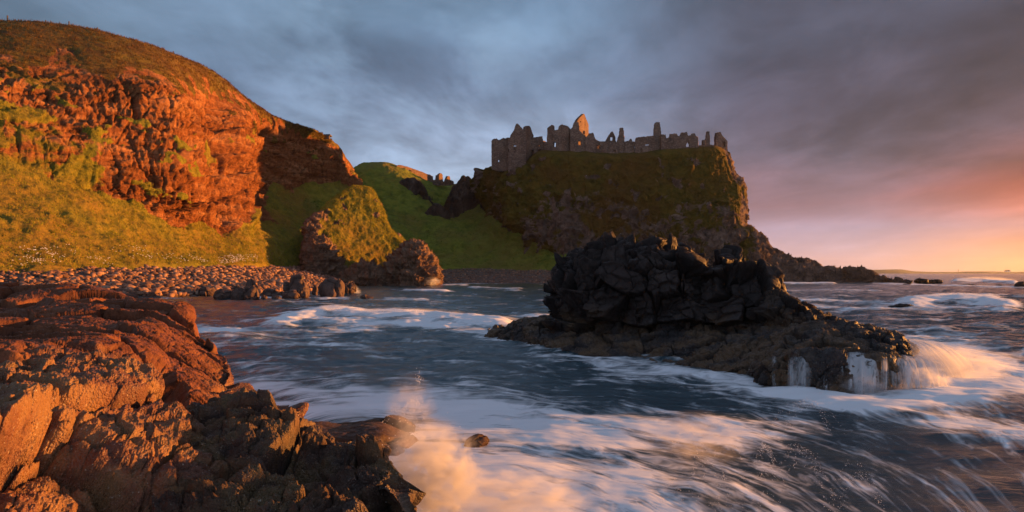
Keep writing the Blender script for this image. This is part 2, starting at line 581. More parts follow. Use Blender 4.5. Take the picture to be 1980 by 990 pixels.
def water_mat():
    m, t = new_mat('sea_water')
    ob = t.add('ShaderNodeTexCoord').outputs['Object']
    fo = t.add('ShaderNodeAttribute', attribute_name='foam').outputs['Fac']
    mu = t.add('ShaderNodeAttribute', attribute_name='murk').outputs['Fac']
    n1 = t.noise(t.mapping(ob, (0.7, 1.4, 1.0)), 0.8, 5, 0.6, 0.5)
    n2 = t.noise(t.mapping(ob, (1.0, 2.6, 1.0)), 2.6, 5, 0.65, 0.8)
    base = t.mix(mu, (0.020, 0.052, 0.066), (0.085, 0.060, 0.040))
    body = t.add('ShaderNodeBsdfPrincipled', {'Base Color': base, 'Roughness': 0.16, 'IOR': 1.33, 'Specular IOR Level': 0.5})
    bp = t.add('ShaderNodeBump', {'Strength': 0.9, 'Distance': 0.16, 'Height': t.math('ADD', n1, t.math('MULTIPLY', n2, 0.35))})
    t.set(body, 'Normal', bp.outputs[0])
    bp2 = t.add('ShaderNodeBump', {'Strength': 0.10, 'Distance': 0.06, 'Height': t.math('ADD', fo, t.math('MULTIPLY', n2, 0.3))})
    foam = t.add('ShaderNodeBsdfPrincipled', {'Base Color': (0.86, 0.87, 0.88), 'Roughness': 0.75, 'Specular IOR Level': 0.2})
    t.set(foam, 'Normal', bp2.outputs[0])
    f2 = t.math('ADD', fo, t.math('MULTIPLY', t.math('SUBTRACT', n2, 0.5), t.math('MULTIPLY', fo, 0.5)))
    mx = t.add('ShaderNodeMixShader', {0: t.mrange(f2, 0.0, 0.8, 0, 0.99, smooth=False), 1: body.outputs[0], 2: foam.outputs[0]})
    t.add('ShaderNodeOutputMaterial', {'Surface': mx.outputs[0]})
    return m


M_water = water_mat()

# ================================================================== SETTING
# ------------------------------------------------------------------ water
q = np.concatenate([np.linspace(0.0, 1.0, 760) ** 1.45 * 475 + 0.2, np.linspace(500, 2600, 24)])[::-1]
pxs = np.concatenate([np.linspace(-2600, -320, 60), np.linspace(-300, 2280, 1080), np.linspace(2300, 4600, 60)])
PX, QQ = np.meshgrid(pxs, q)
YY = CH * F / QQ
XX = (PX - 990) / F * YY
PYg = QQ + HOR
flat = np.stack([XX.ravel(), YY.ravel(), np.zeros(XX.size)], axis=1)
px_f, py_f, y_f = PX.ravel(), PYg.ravel(), YY.ravel()

# each line: points along the foam, half width, strength, and how high the wave stands there (m)
STROKES = [
    ([(545, 628), (600, 610), (640, 602), (700, 614), (760, 612), (830, 616), (880, 622), (960, 628)], 10, 1.15, 0.5),
    ([(600, 625), (720, 628), (850, 628)], 9, 0.75, 0.35),
    ([(400, 640), (500, 648), (600, 640), (700, 636)], 11, 0.50, 0.1),
    ([(420, 668), (520, 662), (640, 664), (700, 672)], 8, 0.42, 0.05),
    ([(830, 632), (930, 640), (960, 650), (1040, 668), (1085, 674)], 7, 0.8, 0.12),
    ([(880, 625), (1000, 615), (1060, 612)], 7, 0.55, 0.1),
    ([(785, 562), (860, 563)], 2.2, 0.85, 0.35),
    ([(918, 557), (1000, 560)], 3.0, 0.7, 0.3),
    ([(748, 578), (822, 580)], 2.0, 0.7, 0.1),
    ([(840, 547.4), (930, 547.2), (1090, 547.0)], 1.4, 1.2, 0.25),
    ([(860, 552), (900, 551)], 2.0, 0.7, 0.2),
    ([(480, 575), (600, 577), (668, 577)], 1.8, 0.7, 0.05),
    ([(500, 795), (600, 798), (735, 790)], 20, 1.0, 0.12),
    ([(485, 742), (560, 752), (660, 778)], 17, 0.70, 0.1),
    ([(470, 705), (560, 722), (640, 740)], 11, 0.45, 0.05),
    ([(650, 725), (760, 735), (830, 745)], 9, 0.35, 0.05),
    ([(735, 775), (850, 778), (950, 800), (1100, 832), (1250, 832), (1370, 838)], 30, 0.98, 0.10),
    ([(900, 745), (960, 760), (1010, 790)], 16, 0.45, 0.08),
    ([(900, 820), (1000, 850), (1200, 862)], 26, 0.95, 0.05),
    ([(790, 870), (900, 905), (1020, 935), (1150, 960)], 60, 0.98, 0.08),
    ([(740, 940), (900, 990), (1150, 1010)], 80, 1.02, 0.05),
    ([(1100, 880), (1250, 920), (1350, 960)], 34, 0.55, 0.08),
    ([(1060, 690), (1150, 694), (1240, 706)], 9, 0.45, 0.05),
    ([(1200, 702), (1300, 716), (1400, 735), (1440, 752)], 17, 0.60, 0.08),
    ([(1180, 728), (1300, 742), (1380, 750)], 12, 0.32, 0.05),
    ([(1525, 762), (1620, 780), (1720, 786), (1820, 772), (1900, 745)], 17, 1.15, 0.14),
    ([(1770, 700), (1830, 730), (1860, 750)], 42, 1.15, 0.22),
    ([(1770, 668), (1850, 690), (1940, 715)], 18, 0.75, 0.12),
    ([(1860, 750), (1960, 770)], 34, 0.55, 0.05),
    ([(1800, 815), (1900, 825), (2000, 850)], 22, 0.42, 0.05),
    ([(1765, 586), (1820, 580), (1900, 582), (1940, 592)], 8, 1.2, 0.8),
    ([(1680, 592), (1800, 598), (1940, 598)], 5, 0.65, 0.2),
    ([(1530, 578), (1600, 582), (1700, 588), (1740, 592)], 5, 0.65, 0.15),
    ([(1545, 590), (1640, 598), (1700, 600)], 4, 0.55, 0.1),
    ([(1850, 546), (1900, 545), (1960, 549)], 3.2, 1.1, 1.4),
    ([(1690, 548), (1800, 552), (1980, 556)], 1.8, 0.85, 0.2),
    ([(1490, 547.6), (1560, 548.4), (1610, 548.5)], 1.6, 1.15, 0.5),
    ([(1480, 562), (1600, 561), (1700, 563)], 1.8, 0.5, 0.1),
    ([(1900, 572), (2050, 575)], 3, 0.45, 0.3),
]


def stroke_field(pts, hw, sx_=0.55):
    """distance field of a polyline in waterline coordinates (foreshortened, so x counts less)"""
    best = np.full(px_f.shape, 1e9)
    x0, x1 = min(p[0] for p in pts) - hw * 8, max(p[0] for p in pts) + hw * 8
    y0, y1 = min(p[1] for p in pts) - hw * 3, max(p[1] for p in pts) + hw * 3
    sel = (px_f > x0) & (px_f < x1) & (py_f > y0) & (py_f < y1)
    ax, ay = px_f[sel], py_f[sel]
    b = np.full(ax.shape, 1e9)
    for (ax0, ay0), (ax1, ay1) in zip(pts[:-1], pts[1:]):
        vx, vy = (ax1 - ax0) * 0.25, ay1 - ay0
        wx_, wy_ = (ax - ax0) * 0.25, ay - ay0
        t = np.clip((wx_ * vx + wy_ * vy) / (vx * vx + vy * vy + 1e-9), 0, 1)
        b = np.minimum(b, np.hypot(wx_ - t * vx, wy_ - t * vy))
    out = np.zeros(px_f.shape)
    out[sel] = np.exp(-(b / hw) ** 2)
    return out


near = y_f < 140
lg = np.log(np.maximum(y_f, 1.0))
# turbulence in a space whose grain grows with distance, pulled out along the shore
# along / across the run of the surge; the run turns from level offshore to slanting near the camera
Lc = lg * -372.0
ang = np.interp(py_f, [528, 640, 800, 1000], [0.0, 0.02, 0.16, 0.30]) * np.interp(px_f, [300, 700, 1000, 1900], [-1.2, 0.2, 0.8, 1.1])
ca, sa = np.cos(ang), np.sin(ang)
xc = px_f - 990.0
al = xc * ca + Lc * sa
ac = -xc * sa + Lc * ca
w1_ = fbm(np.stack([al / 170, ac / 60, 0 * al + 2.2], 1), 3)
w2_ = fbm(np.stack([al / 150, ac / 50, 0 * al + 7.7], 1), 3)
al2, ac2 = al + w1_ * 50, ac + w2_ * 20
sA = fbm(np.stack([al2 / 120, ac2 / 17, 0 * al + 1.0], 1), 3)
sB_ = fbm(np.stack([al2 / 60, ac2 / 6.0, 0 * al + 5.0], 1), 3)
sC = ridged(np.stack([al2 / 46, ac2 / 8.0, 0 * al + 9.0], 1), 4, 0.6)
sD = fbm(np.stack([al2 / 20, ac2 / 2.4, 0 * al + 3.0], 1), 2) * sstep(560, 640, py_f)
env = np.zeros(px_f.shape)
lift = np.zeros(px_f.shape)
for pts, hw, s, h in STROKES:
    f_ = stroke_field(pts, hw)
    env = np.maximum(env, f_ * s)
    lift = np.maximum(lift, f_ * h)
env = env + 0.17 * sstep(540, 580, py_f) + 0.10 * sstep(1300, 1500, px_f) * sstep(560, 640, py_f)
pat = np.clip(0.5 + 0.75 * sA + 0.50 * sB_ + 0.30 * sD, 0, 1) * 0.78 + 0.22 * sstep(0.45, 1.0, sC)
foam = sstep(0.66, 1.42, pat * 1.0 + env * 0.86)
foam = np.clip(foam * (0.62 + 0.5 * sstep(-0.35, 0.45, w1_ + 0.6 * sA)) + np.clip(env - 0.85, 0, 1) * 0.8 * pat, 0, 1)
foam[py_f > 1100] *= 0.3
Wv = flat.copy()
amp = np.interp(y_f, [0, 6, 30, 120, 400, 3000], [0.05, 0.07, 0.11, 0.16, 0.2, 0.0])
h1 = fbm(flat * np.array([0.16, 0.26, 1]) + 2, 4) * amp * 2.0
h2 = fbm(flat * np.array([0.42, 0.85, 1]) + 8, 4) * np.interp(y_f, [0, 12, 25, 90, 200], [0.03, 0.07, 0.22, 0.30, 0.0])
hz = h1 + h2 + lift * (0.75 + 0.25 * fbm(np.stack([px_f / 90, py_f / 60, px_f * 0], 1), 2))
Wv[:, 2] = hz
murk = np.clip((1 - sstep(420, 620, px_f)) * sstep(10, -10, np.abs(py_f - 590) - 40) * 0.25, 0, 1) + 0.22 * sstep(1100, 1500, px_f) * sstep(780, 860, py_f)
water = mesh_obj('sea', Wv, grid_faces(len(q), len(pxs), True), M_water, {'foam': foam, 'murk': murk})
if water.data.polygons[1000].normal.z < 0:
    water.data.flip_normals()
tag(water, kind='structure')

# ------------------------------------------------------------------ left cliff
def rowm(*pts):
    return [P(*p) if len(p) == 3 else PZ(p[0], p[1], p[2]) for p in pts]


A0 = [(-700, 3.2, 50, 0), (-250, 3.1, 66, 0), (0, 3.2, 80, 0), (120, 3.5, 87, 0), (250, 3.9, 100, 0), (370, 4.1, 115, 0), (450, 4.3, 129, 0), (500, 4.4, 143, 0), (545, 4.4, 160, 0), (600, 4.4, 176, 0), (660, 4.5, 196, 0), (720, 4.6, 215, 0)]
toe = [PZ(a[0], a[1] - 1.2, a[2] - 3) for a in A0]
base0 = [PZ(a[0], a[1], a[2]) for a in A0]
r1 = rowm((-700, 440, 64), (-250, 430, 80), (0, 428, 92), (120, 440, 99), (250, 462, 110), (370, 482, 124), (450, 487, 137), (500, 478, 150), (560, 466, 175), (620, 450, 202), (680, 436, 222), (745, 430, 240))
r2 = rowm((-700, 240, 76), (-250, 240, 92), (0, 290, 104), (120, 335, 110), (250, 385, 119), (370, 428, 131), (445, 434, 145), (490, 420, 166), (525, 378, 198), (590, 363, 222), (650, 357, 236), (705, 372, 262))
r3 = rowm((-700, 160, 78), (-250, 160, 98), (0, 220, 106), (120, 262, 112), (250, 320, 120), (365, 370, 130), (440, 372, 150), (487, 350, 172), (525, 332, 202), (596, 330, 225), (652, 335, 238), (700, 352, 272))
r4 = rowm((-700, 90, 84), (-250, 100, 106), (0, 158, 113), (120, 190, 119), (240, 225, 126), (350, 245, 136), (428, 262, 156), (485, 272, 177), (528, 285, 205), (600, 300, 228), (655, 318, 240), (692, 340, 280))
r5 = rowm((-700, 20, 92), (-250, 62, 116), (0, 112, 121), (120, 132, 126), (240, 150, 132), (340, 170, 143), (422, 200, 163), (484, 228, 183), (536, 252, 208), (604, 272, 231), (654, 300, 243), (688, 336, 285))
r6 = rowm((-700, -30, 115), (-250, 36, 138), (0, 43, 140), (100, 50, 145), (200, 66, 150), (330, 106, 160), (410, 140, 178), (480, 196, 195), (545, 232, 213), (610, 254, 230), (652, 282, 246), (682, 326, 290))
r7 = [(p[0] - 22, p[1] + 22, p[2] - 0.2) for p in r6]
r8 = [(p[0] - 160, p[1] + 90, p[2] - 6) for p in r6]
G, rp, cp = loft([toe, base0, r1, r2, r3, r4, r5, r6, r7, r8], 960, 560)
N = grid_normals(G)
N, s_ = orient(G, N)
nv, nu = G.shape[:2]
RP = np.repeat(rp[:, None], nu, axis=1).ravel()
CP = np.repeat(cp[None, :], nv, axis=0).ravel()
V = G.reshape(-1, 3)
Nn = N.reshape(-1, 3)
nb = fbm(V / 14.0, 4)
rowline = RP + nb * 1.0
pxv = 990 + V[:, 0] / V[:, 1] * F
left_soft = sstep(330, 60, pxv)                 # towards the left the face is half grown over
rightw = sstep(330, 470, pxv)
rockm = sstep(2.75, 3.25, rowline) * (1 - sstep(5.75 + 0.35 * rightw, 6.35 + 0.5 * rightw, rowline - 0.6 * nb + 0.9 * fbm(V / 4.0, 3)))
rockm = rockm * (1 - 0.85 * sstep(0.16, 0.34, fbm(V * np.array([1, 1, 1.8]) / 6.0 + 33, 4)) * sstep(4.0, 5.2, RP + 1.6 * (1 - rightw)))
rockm = np.maximum(rockm, sstep(0.10, 0.34, fbm(V / 5.0 + 70, 4)) * sstep(4.5, 5.2, RP) * sstep(6.5, 5.9, RP))
rockm = rockm * (1 - 0.55 * left_soft * sstep(0.05, -0.15, fbm(V / 6.0 + 20, 3)))
rockm = np.clip(rockm - 0.5 * left_soft * (1 - sstep(4.3, 4.8, rowline)), 0, 1)
# ledges, columns and gullies
bed = V[:, 2] / 5.2 + fbm(V / 22, 3) * 1.1
fb = bed - np.floor(bed)
terr = (1 - fb) ** 1.6 + 0.25 * np.sin(np.floor(bed) * 2.7)          # each bed leans back and is undercut by the next
bed2 = V[:, 2] / 1.5 + fbm(V / 9, 3) * 1.6
fb2 = bed2 - np.floor(bed2)
gully = ridged(np.stack([V[:, 0] / 15, V[:, 1] / 15, V[:, 2] / 70], 1), 4)
bd, be, _ = blocks(V, 2.8, 0.75, 0.7, 0.07, (1, 1, 0.30), 0.22, 0.0, 0.45)
bd2, be2, _ = blocks(V, 1.15, 0.55, 0.28, 0.10, (1, 1, 0.5), 0.3)
dr = (-1.55 * terr + 0.45 * (fb2 - 0.5) - sstep(0.74, 0.95, gully) * 2.4 + fbm(V / 11, 3) * 1.7 + bd + bd2 + fbm(V * 1.6, 3) * 0.3)
dg = fbm(V / 16, 4) * 1.6 + fbm(V * np.array([1, 1, 0.6]) / 2.2, 4) * 0.75 + ridged(V / 5.0 + 3, 3) * 0.35
# two or three buttresses standing out of the face
butt = np.exp(-((CP - 6.6) / 0.35) ** 2) * 3.0 - np.exp(-((CP - 5.9) / 0.25) ** 2) * 2.6 - np.exp(-((CP - 7.4) / 0.2) ** 2) * 1.5 + np.exp(-((CP - 4.6) / 0.5) ** 2) * 1.6
zone = sstep(2.0, 3.2, RP) * (1 - sstep(5.6, 6.6, RP))
edgefade = sstep(0.4, 1.2, RP) * (1 - 0.75 * sstep(5.5, 6.0, RP) * sstep(7.2, 6.8, RP) - 0.0)
disp = (dr * rockm + dg * (1 - rockm)) * edgefade + butt * zone
far = sstep(7.5, 8.2, RP)
disp *= (1 - far)
V2 = V + Nn * disp[:, None]
dryv = sstep(4.9, 5.5, RP + nb * 0.6)
cliff = mesh_obj('cliff', V2, grid_faces(nv, nu, s_ < 0), M_cliff, {'rock': rockm, 'dry': dryv, 'joint': np.clip(0.7 * (1 - sstep(0, 0.07, be)) + 0.5 * (1 - sstep(0, 0.08, be2)) + 0.5 * sstep(0.93, 0.99, fb), 0, 1)})
tag(cliff, kind='structure')
CLIFF_CREST = r6

# ------------------------------------------------------------------ beach
bw = [(-700, 46), (-250, 58), (0, 60), (120, 67), (250, 77), (340, 86), (430, 93), (520, 101), (600, 117), (680, 160), (760, 178), (850, 194), (1000, 194), (1150, 192)]
bt = [(-700, 3.3, 54), (-250, 3.2, 70), (0, 3.35, 84), (120, 3.6, 91), (250, 4.0, 104), (370, 4.25, 119), (450, 4.4, 133), (520, 4.5, 154), (600, 4.3, 180), (660, 4.3, 200), (760, 4.4, 222), (850, 4.5, 228), (1000, 4.4, 222), (1150, 4.4, 217)]
rowA = [PZ(a, -1.4, b - 7) for a, b in bw]
rowB = [PZ(a, 0.0, b) for a, b in bw]
rowC = [tuple(0.5 * (np.array(PZ(a, 0, b)) + np.array(PZ(c, d, e)))) for (a, b), (c, d, e) in zip(bw, bt)]
rowD = [PZ(a, b, c) for a, b, c in bt]
rowE = [PZ(a, b + 0.2, c + 12) for a, b, c in bt]
GB, rpb, cpb = loft([rowA, rowB, rowC, rowD, rowE], 420, 120)
NB, sB = orient(GB, grid_normals(GB))
VB = GB.reshape(-1, 3)
VB2 = VB + NB.reshape(-1, 3) * (fbm(VB / 7, 4) * 0.5 + fbm(VB / 0.8, 3) * 0.22)[:, None]
beach = mesh_obj('beach', VB2, grid_faces(GB.shape[0], GB.shape[1], sB < 0), M_beach)
tag(beach, kind='structure')

# ------------------------------------------------------------------ bay slope behind the beach
s0 = [PZ(520, 3.0, 150), PZ(600, 3.6, 178), PZ(700, 3.8, 205), PZ(800, 3.9, 222), PZ(900, 3.9, 224), PZ(1000, 3.9, 218), PZ(1100, 3.9, 213), PZ(1250, 3.2, 210)]
s1 = rowm((540, 500, 165), (620, 498, 192), (720, 494, 222), (800, 490, 238), (900, 488, 238), (1000, 492, 228), (1090, 502, 219), (1250, 516, 215))
s2 = rowm((560, 440, 190), (640, 440, 215), (740, 440, 245), (830, 438, 260), (900, 436, 260), (960, 434, 244), (1030, 464, 232), (1250, 512, 226))
s3 = rowm((600, 380, 225), (670, 378, 245), (750, 396, 275), (820, 408, 285), (860, 412, 292), (920, 392, 288), (1000, 385, 280), (1250, 420, 275))
s4 = rowm((650, 350, 262), (700, 352, 280), (755, 372, 300), (800, 386, 312), (840, 386, 318), (880, 370, 322), (960, 352, 310), (1250, 370, 300))
s5 = rowm((680, 345, 300), (730, 345, 318), (770, 352, 335), (810, 364, 345), (850, 372, 352), (880, 366, 352), (940, 350, 345), (1250, 360, 330))
s6 = rowm((690, 352, 340), (740, 352, 350), (790, 356, 370), (830, 356, 380), (870, 358, 385), (910, 358, 385), (960, 352, 380), (1250, 365, 360))
s7 = [(p[0], p[1] + 150, p[2] - 2) for p in s6]
GS, rps, cps = loft([s0, s1, s2, s3, s4, s5, s6, s7], 620, 380)
NS, sS = orient(GS, grid_normals(GS))
VS = GS.reshape(-1, 3)
RS = np.repeat(rps[:, None], 620, axis=1).ravel()
dS = (fbm(VS / 18, 4) * 2.6 + fbm(VS / 4, 4) * 1.0 + fbm(VS / 1.4, 3) * 0.45) * sstep(0.1, 1.0, RS) * (1 - 0.8 * sstep(6, 6.5, RS))
slope = mesh_obj('grass_slope', VS + NS.reshape(-1, 3) * dS[:, None], grid_faces(380, 620, sS < 0), M_slope, {'rock': 0.0 * RS + 0.1 * (fbm(VS / 11, 3) > 0.35)})
tag(slope, kind='structure')


def body(name, rows, nu, nv, mat, dfun, parent=None, rockf=None, extra=None):
    """closed lofted landform; dfun(V, RP, CP) -> displacement and attributes"""
    G, rp, cp = loft(rows, nu, nv)
    N, s = orient(G, grid_normals(G))
    V = G.reshape(-1, 3)
    RPp = np.repeat(rp[:, None], nu, axis=1).ravel()
    CPp = np.repeat(cp[None, :], nv, axis=0).ravel()
    d, at = dfun(V, N.reshape(-1, 3), RPp, CPp)
    return V + N.reshape(-1, 3) * d[:, None], grid_faces(nv, nu, s < 0), at


def join(parts):
    """several lofts of one rock as one mesh"""
    Vs, Qs, At, off = [], [], {}, 0
    for V, Q, at in parts:
        Vs.append(V)
        Qs.append(Q + off)
        off += len(V)
        for k, a in at.items():
            At.setdefault(k, []).append(a)
    return np.concatenate(Vs), np.concatenate(Qs), {k: np.concatenate(v) for k, v in At.items()}


# ------------------------------------------------------------------ gatehouse hill with its dark crag
def ridge_rows(top, Yt, front, back, zb=-1.0, sh=(0.0, 0.30, 0.62, 0.86, 1.0), shy=(0.0, 0.22, 0.45, 0.72, 1.0), py_base=None, ends=True):
    """top: [(px, py)] skyline; Yt: distance (number or list); front/back: depth towards / away from the camera"""
    n = len(top)
    Yl = [Yt] * n if not hasattr(Yt, '__len__') else Yt
    fr = [front] * n if not hasattr(front, '__len__') else front
    bk = [back] * n if not hasattr(back, '__len__') else back
    zbs = [zb] * n if not hasattr(zb, '__len__') else zb
    T = [np.array(P(a, b, y)) for (a, b), y in zip(top, Yl)]
    rows = []
    for hz_, hy in zip(sh, shy):
        row = []
        for i, tp in enumerate(T):
            yb = Yl[i] - fr[i]
            y = yb + (Yl[i] - yb) * hy
            z = zbs[i] + (tp[2] - zbs[i]) * hz_
            row.append((tp[0] / Yl[i] * y, y, z))
        rows.append(row)
    for hz_, hy in ((0.8, 0.4), (0.4, 0.75), (0.0, 1.0)):
        row = []
        for i, tp in enumerate(T):
            row.append((tp[0], Yl[i] + bk[i] * hy, zbs[i] + (tp[2] - zbs[i]) * hz_))
        rows.append(row)
    if ends:
        for row_i, row in enumerate(rows):
            row.insert(0, tuple(np.array([T[0][0] - 0.0, Yl[0], zbs[0]])))
            row.append(tuple(np.array([T[-1][0], Yl[-1], zbs[-1]])))
    return rows


def d_turf(rock_lo=0.6, size=1.0, rock_amt=1.0, crest=4.0):
    def fn(V, N, RPp, CPp):
        steep = 1 - np.abs(N[:, 2])
        n = fbm(V / (7 * size), 4)
        rk = sstep(rock_lo - 0.15, rock_lo + 0.15, steep + n * 0.5) * rock_amt
        bd, _, _ = blocks(V, 2.6 * size, 1.3 * size, 0.6 * size, 0.15, (1, 1, 0.8))
        bd2, _, _ = blocks(V, 1.0 * size, 0.5 * size, 0.25 * size, 0.15)
        d = (bd + bd2 + fbm(V / (6 * size), 4) * 1.4 * size) * rk + (fbm(V / (8 * size), 4) * 1.2 + fbm(V / (1.8 * size), 3) * 0.5) * size * (1 - rk)
        d *= 1 - 0.6 * np.exp(-((RPp - crest) / 0.35) ** 2)
        return d, {'rock': rk}
    return fn


hill_rows = ridge_rows([(672, 345), (690, 322), (705, 315), (740, 314), (770, 320), (800, 336), (825, 349), (850, 358), (880, 368)],
                       [300, 300, 300, 302, 304, 306, 308, 310, 312], [38, 40, 40, 42, 44, 44, 40, 30, 16], 60, zb=20,
                       sh=(0, 0.35, 0.65, 0.9, 1.0), shy=(0, 0.28, 0.5, 0.75, 1.0))
Vh, Qh, Ah = body('hill', hill_rows, 300, 240, M_slope, d_turf(0.75, 1.1, 0.8))
hill = tag(mesh_obj('hill', Vh, Qh, M_slope, Ah), kind='structure')

def d_crag(size=1.0, crest=4.0, amt=1.0, rk=1.0, damp=0.6, turf=0.0):
    def fn(V, N, RPp, CPp):
        bd0, e0, _ = blocks(V, 5.0 * size, 2.2 * size, 0.6 * size, 0.08, (1, 1, 0.6), 0.3)
        bd, e1, _ = blocks(V, 2.1 * size, 1.1 * size, 0.5 * size, 0.10, (1, 1, 0.6), 0.3)
        bd2, e2, _ = blocks(V, 0.85 * size, 0.5 * size, 0.22 * size, 0.12, (1, 1, 0.7), 0.3)
        d = (bd0 + bd + bd2 + fbm(V / (5 * size), 4) * 0.8 * size + fbm(V * 1.7, 3) * 0.25) * amt
        d *= 1 - damp * np.exp(-((RPp - crest) / 0.35) ** 2)
        r = np.full(len(V), rk)
        if turf:
            r = r - turf * sstep(0.35, 0.75, N[:, 2] + fbm(V / 3, 3) * 0.5)
        return d, {'rock': r, 'crack': (1 - sstep(0, 0.1, e1)) + 0 * d, 'shell': 0 * d}
    return fn


def crag(name, label, top, Y, front, back, zb, nu_, nv_, size, amt, turf, cat='crag'):
    V_, Q_, A_ = body(name, ridge_rows(top, Y, front, back, zb=zb, sh=(0, 0.28, 0.58, 0.86, 1), shy=(0, 0.14, 0.34, 0.66, 1)), nu_, nv_, M_crag, d_crag(size, amt=amt, turf=turf))
    o = mesh_obj(name, V_, Q_, M_crag, {'rock': A_['rock']})
    return tag(o, label, cat)


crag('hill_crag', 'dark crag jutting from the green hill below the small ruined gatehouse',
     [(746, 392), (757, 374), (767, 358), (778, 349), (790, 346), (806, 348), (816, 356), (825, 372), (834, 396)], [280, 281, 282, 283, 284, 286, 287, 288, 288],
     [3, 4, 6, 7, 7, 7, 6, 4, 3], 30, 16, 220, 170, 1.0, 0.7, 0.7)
crag('small_rock', 'small dark round rock knob alone on the green bay slope',
     [(822, 418), (830, 402), (840, 393), (852, 396), (860, 406), (870, 420)], 273, [2, 3, 4, 4, 3, 2], 10, 12, 120, 110, 0.6, 0.7, 0.3, 'rock')
crag('rock_knoll', 'tall dark rock knoll with grassy top, left of the castle crag',
     [(850, 410), (864, 386), (873, 364), (886, 347), (897, 338), (907, 340), (914, 352), (924, 366), (938, 384), (958, 402)], [284, 285, 286, 287, 288, 288, 287, 285, 280, 272],
     [4, 6, 8, 9, 9, 9, 9, 8, 8, 8], 20, 12, 260, 190, 1.0, 0.7, 0.5, 'rock')

# ------------------------------------------------------------------ castle headland
hr = []
cols = 12
def hrow(pys, pxs_, Ys):
    return [P(a, b, c) for a, b, c in zip(pxs_, pys, Ys)]
# columns: back-left, left flank, knob saddle, left front, front ..., right corner, right back
HY = [[276, 262, 246, 230, 222, 224, 226, 228, 230, 234, 252, 292],
      [277, 264, 248, 232, 225, 227, 229, 231, 234, 239, 258, 292],
      [278, 266, 251, 235, 228, 230, 231, 233, 237, 242, 258, 290],
      [279, 268, 254, 238, 231, 232, 234, 236, 240, 245, 258, 290],
      [280, 270, 257, 241, 234, 235, 237, 239, 242, 247, 258, 288],
      [281, 272, 259, 244, 237, 238, 240, 242, 244, 249, 258, 286],
      [282, 274, 261, 247, 240, 241, 243, 244, 246, 251, 258, 284],
      [284, 277, 266, 257, 252, 252, 253, 253, 254, 256, 262, 284]]
HX = [[960, 965, 985, 1025, 1080, 1160, 1240, 1330, 1410, 1445, 1456, 1430],
      [945, 950, 968, 1008, 1080, 1160, 1240, 1330, 1405, 1434, 1442, 1420],
      [935, 940, 955, 985, 1070, 1155, 1240, 1325, 1400, 1432, 1440, 1400],
      [922, 928, 945, 982, 1065, 1150, 1235, 1325, 1402, 1432, 1439, 1400],
      [915, 922, 942, 982, 1060, 1145, 1230, 1320, 1385, 1410, 1419, 1385],
      [912, 918, 942, 985, 1055, 1140, 1225, 1315, 1382, 1404, 1411, 1380],
      [912, 918, 946, 1000, 1046, 1130, 1215, 1310, 1378, 1400, 1406, 1378],
      [912, 918, 952, 1002, 1052, 1130, 1215, 1310, 1375, 1398, 1404, 1376]]
HP = [[455, 452, 458, 468, 486, 502, 504, 500, 480, 452, 440, 450],
      [425, 428, 434, 446, 456, 460, 460, 456, 448, 440, 436, 440],
      [398, 400, 404, 412, 420, 424, 424, 420, 412, 402, 398, 400],
      [376, 376, 378, 384, 386, 388, 388, 385, 378, 370, 366, 372],
      [360, 356, 352, 354, 350, 350, 350, 346, 342, 338, 336, 342],
      [350, 346, 334, 334, 318, 318, 318, 314, 306, 306, 308, 322]]
HP.append([348, 343, 325, 326, 298, 300, 300, 292, 286, 290, 292, 305])
HP.append([352, 348, 322, 314, 293, 296, 296, 287, 284, 289, 293, 308])
hr.append([PZ(a, -1, b) for a, b in zip(HX[0], HY[0])])
for xs_, ps_, ys_ in zip(HX, HP, HY):
    hr.append(hrow(ps_, xs_, ys_))
top7 = hr[-1]
hr.append([(p[0], min(p[1] + 26, 290), p[2] - 1.5) for p in top7])
hr.append([(p[0], 300, 2.0) for p in top7])


def d_head(V, N, RPp, CPp):
    n = fbm(V / 16.0, 4)
    n2 = fbm(V / 5.0 + 50, 4)
    hgt = V[:, 2]
    rk = sstep(29, 13, hgt + n * 34 + n2 * 24)
    rk = np.clip(rk + 0.9 * sstep(8.6, 9.3, CPp + n * 0.7), 0, 1)
    rk = np.maximum(rk * (0.45 + 0.55 * sstep(-0.25, 0.1, n2 + 0.3 * n)), 0.9 * sstep(0.18, 0.36, n2) * sstep(6.8, 6.0, RPp))
    bd, _, _ = blocks(V, 5.0, 2.6, 1.1, 0.16, (1, 1, 0.7))
    bd2, _, _ = blocks(V, 1.7, 0.9, 0.4, 0.16)
    g1 = ridged(np.stack([V[:, 0] / 17, V[:, 1] / 17, V[:, 2] / 55], 1), 3)
    d = fbm(V / 11, 4) * 2.6 + (bd * 0.7 + bd2) * (0.35 + 0.65 * rk) + fbm(V / 2.4, 4) * 1.0 - sstep(0.75, 1.0, g1) * 1.6
    d *= 1 - 0.55 * sstep(8.2, 9.0, CPp)
    d *= (1 - 0.80 * sstep(6.3, 6.9, RPp) * sstep(9.2, 8.5, RPp)) * sstep(10, 9.3, RPp)
    return d, {'rock': rk}


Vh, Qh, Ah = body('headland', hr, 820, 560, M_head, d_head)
tag(mesh_obj('headland', Vh, Qh, M_head, Ah), kind='structure')

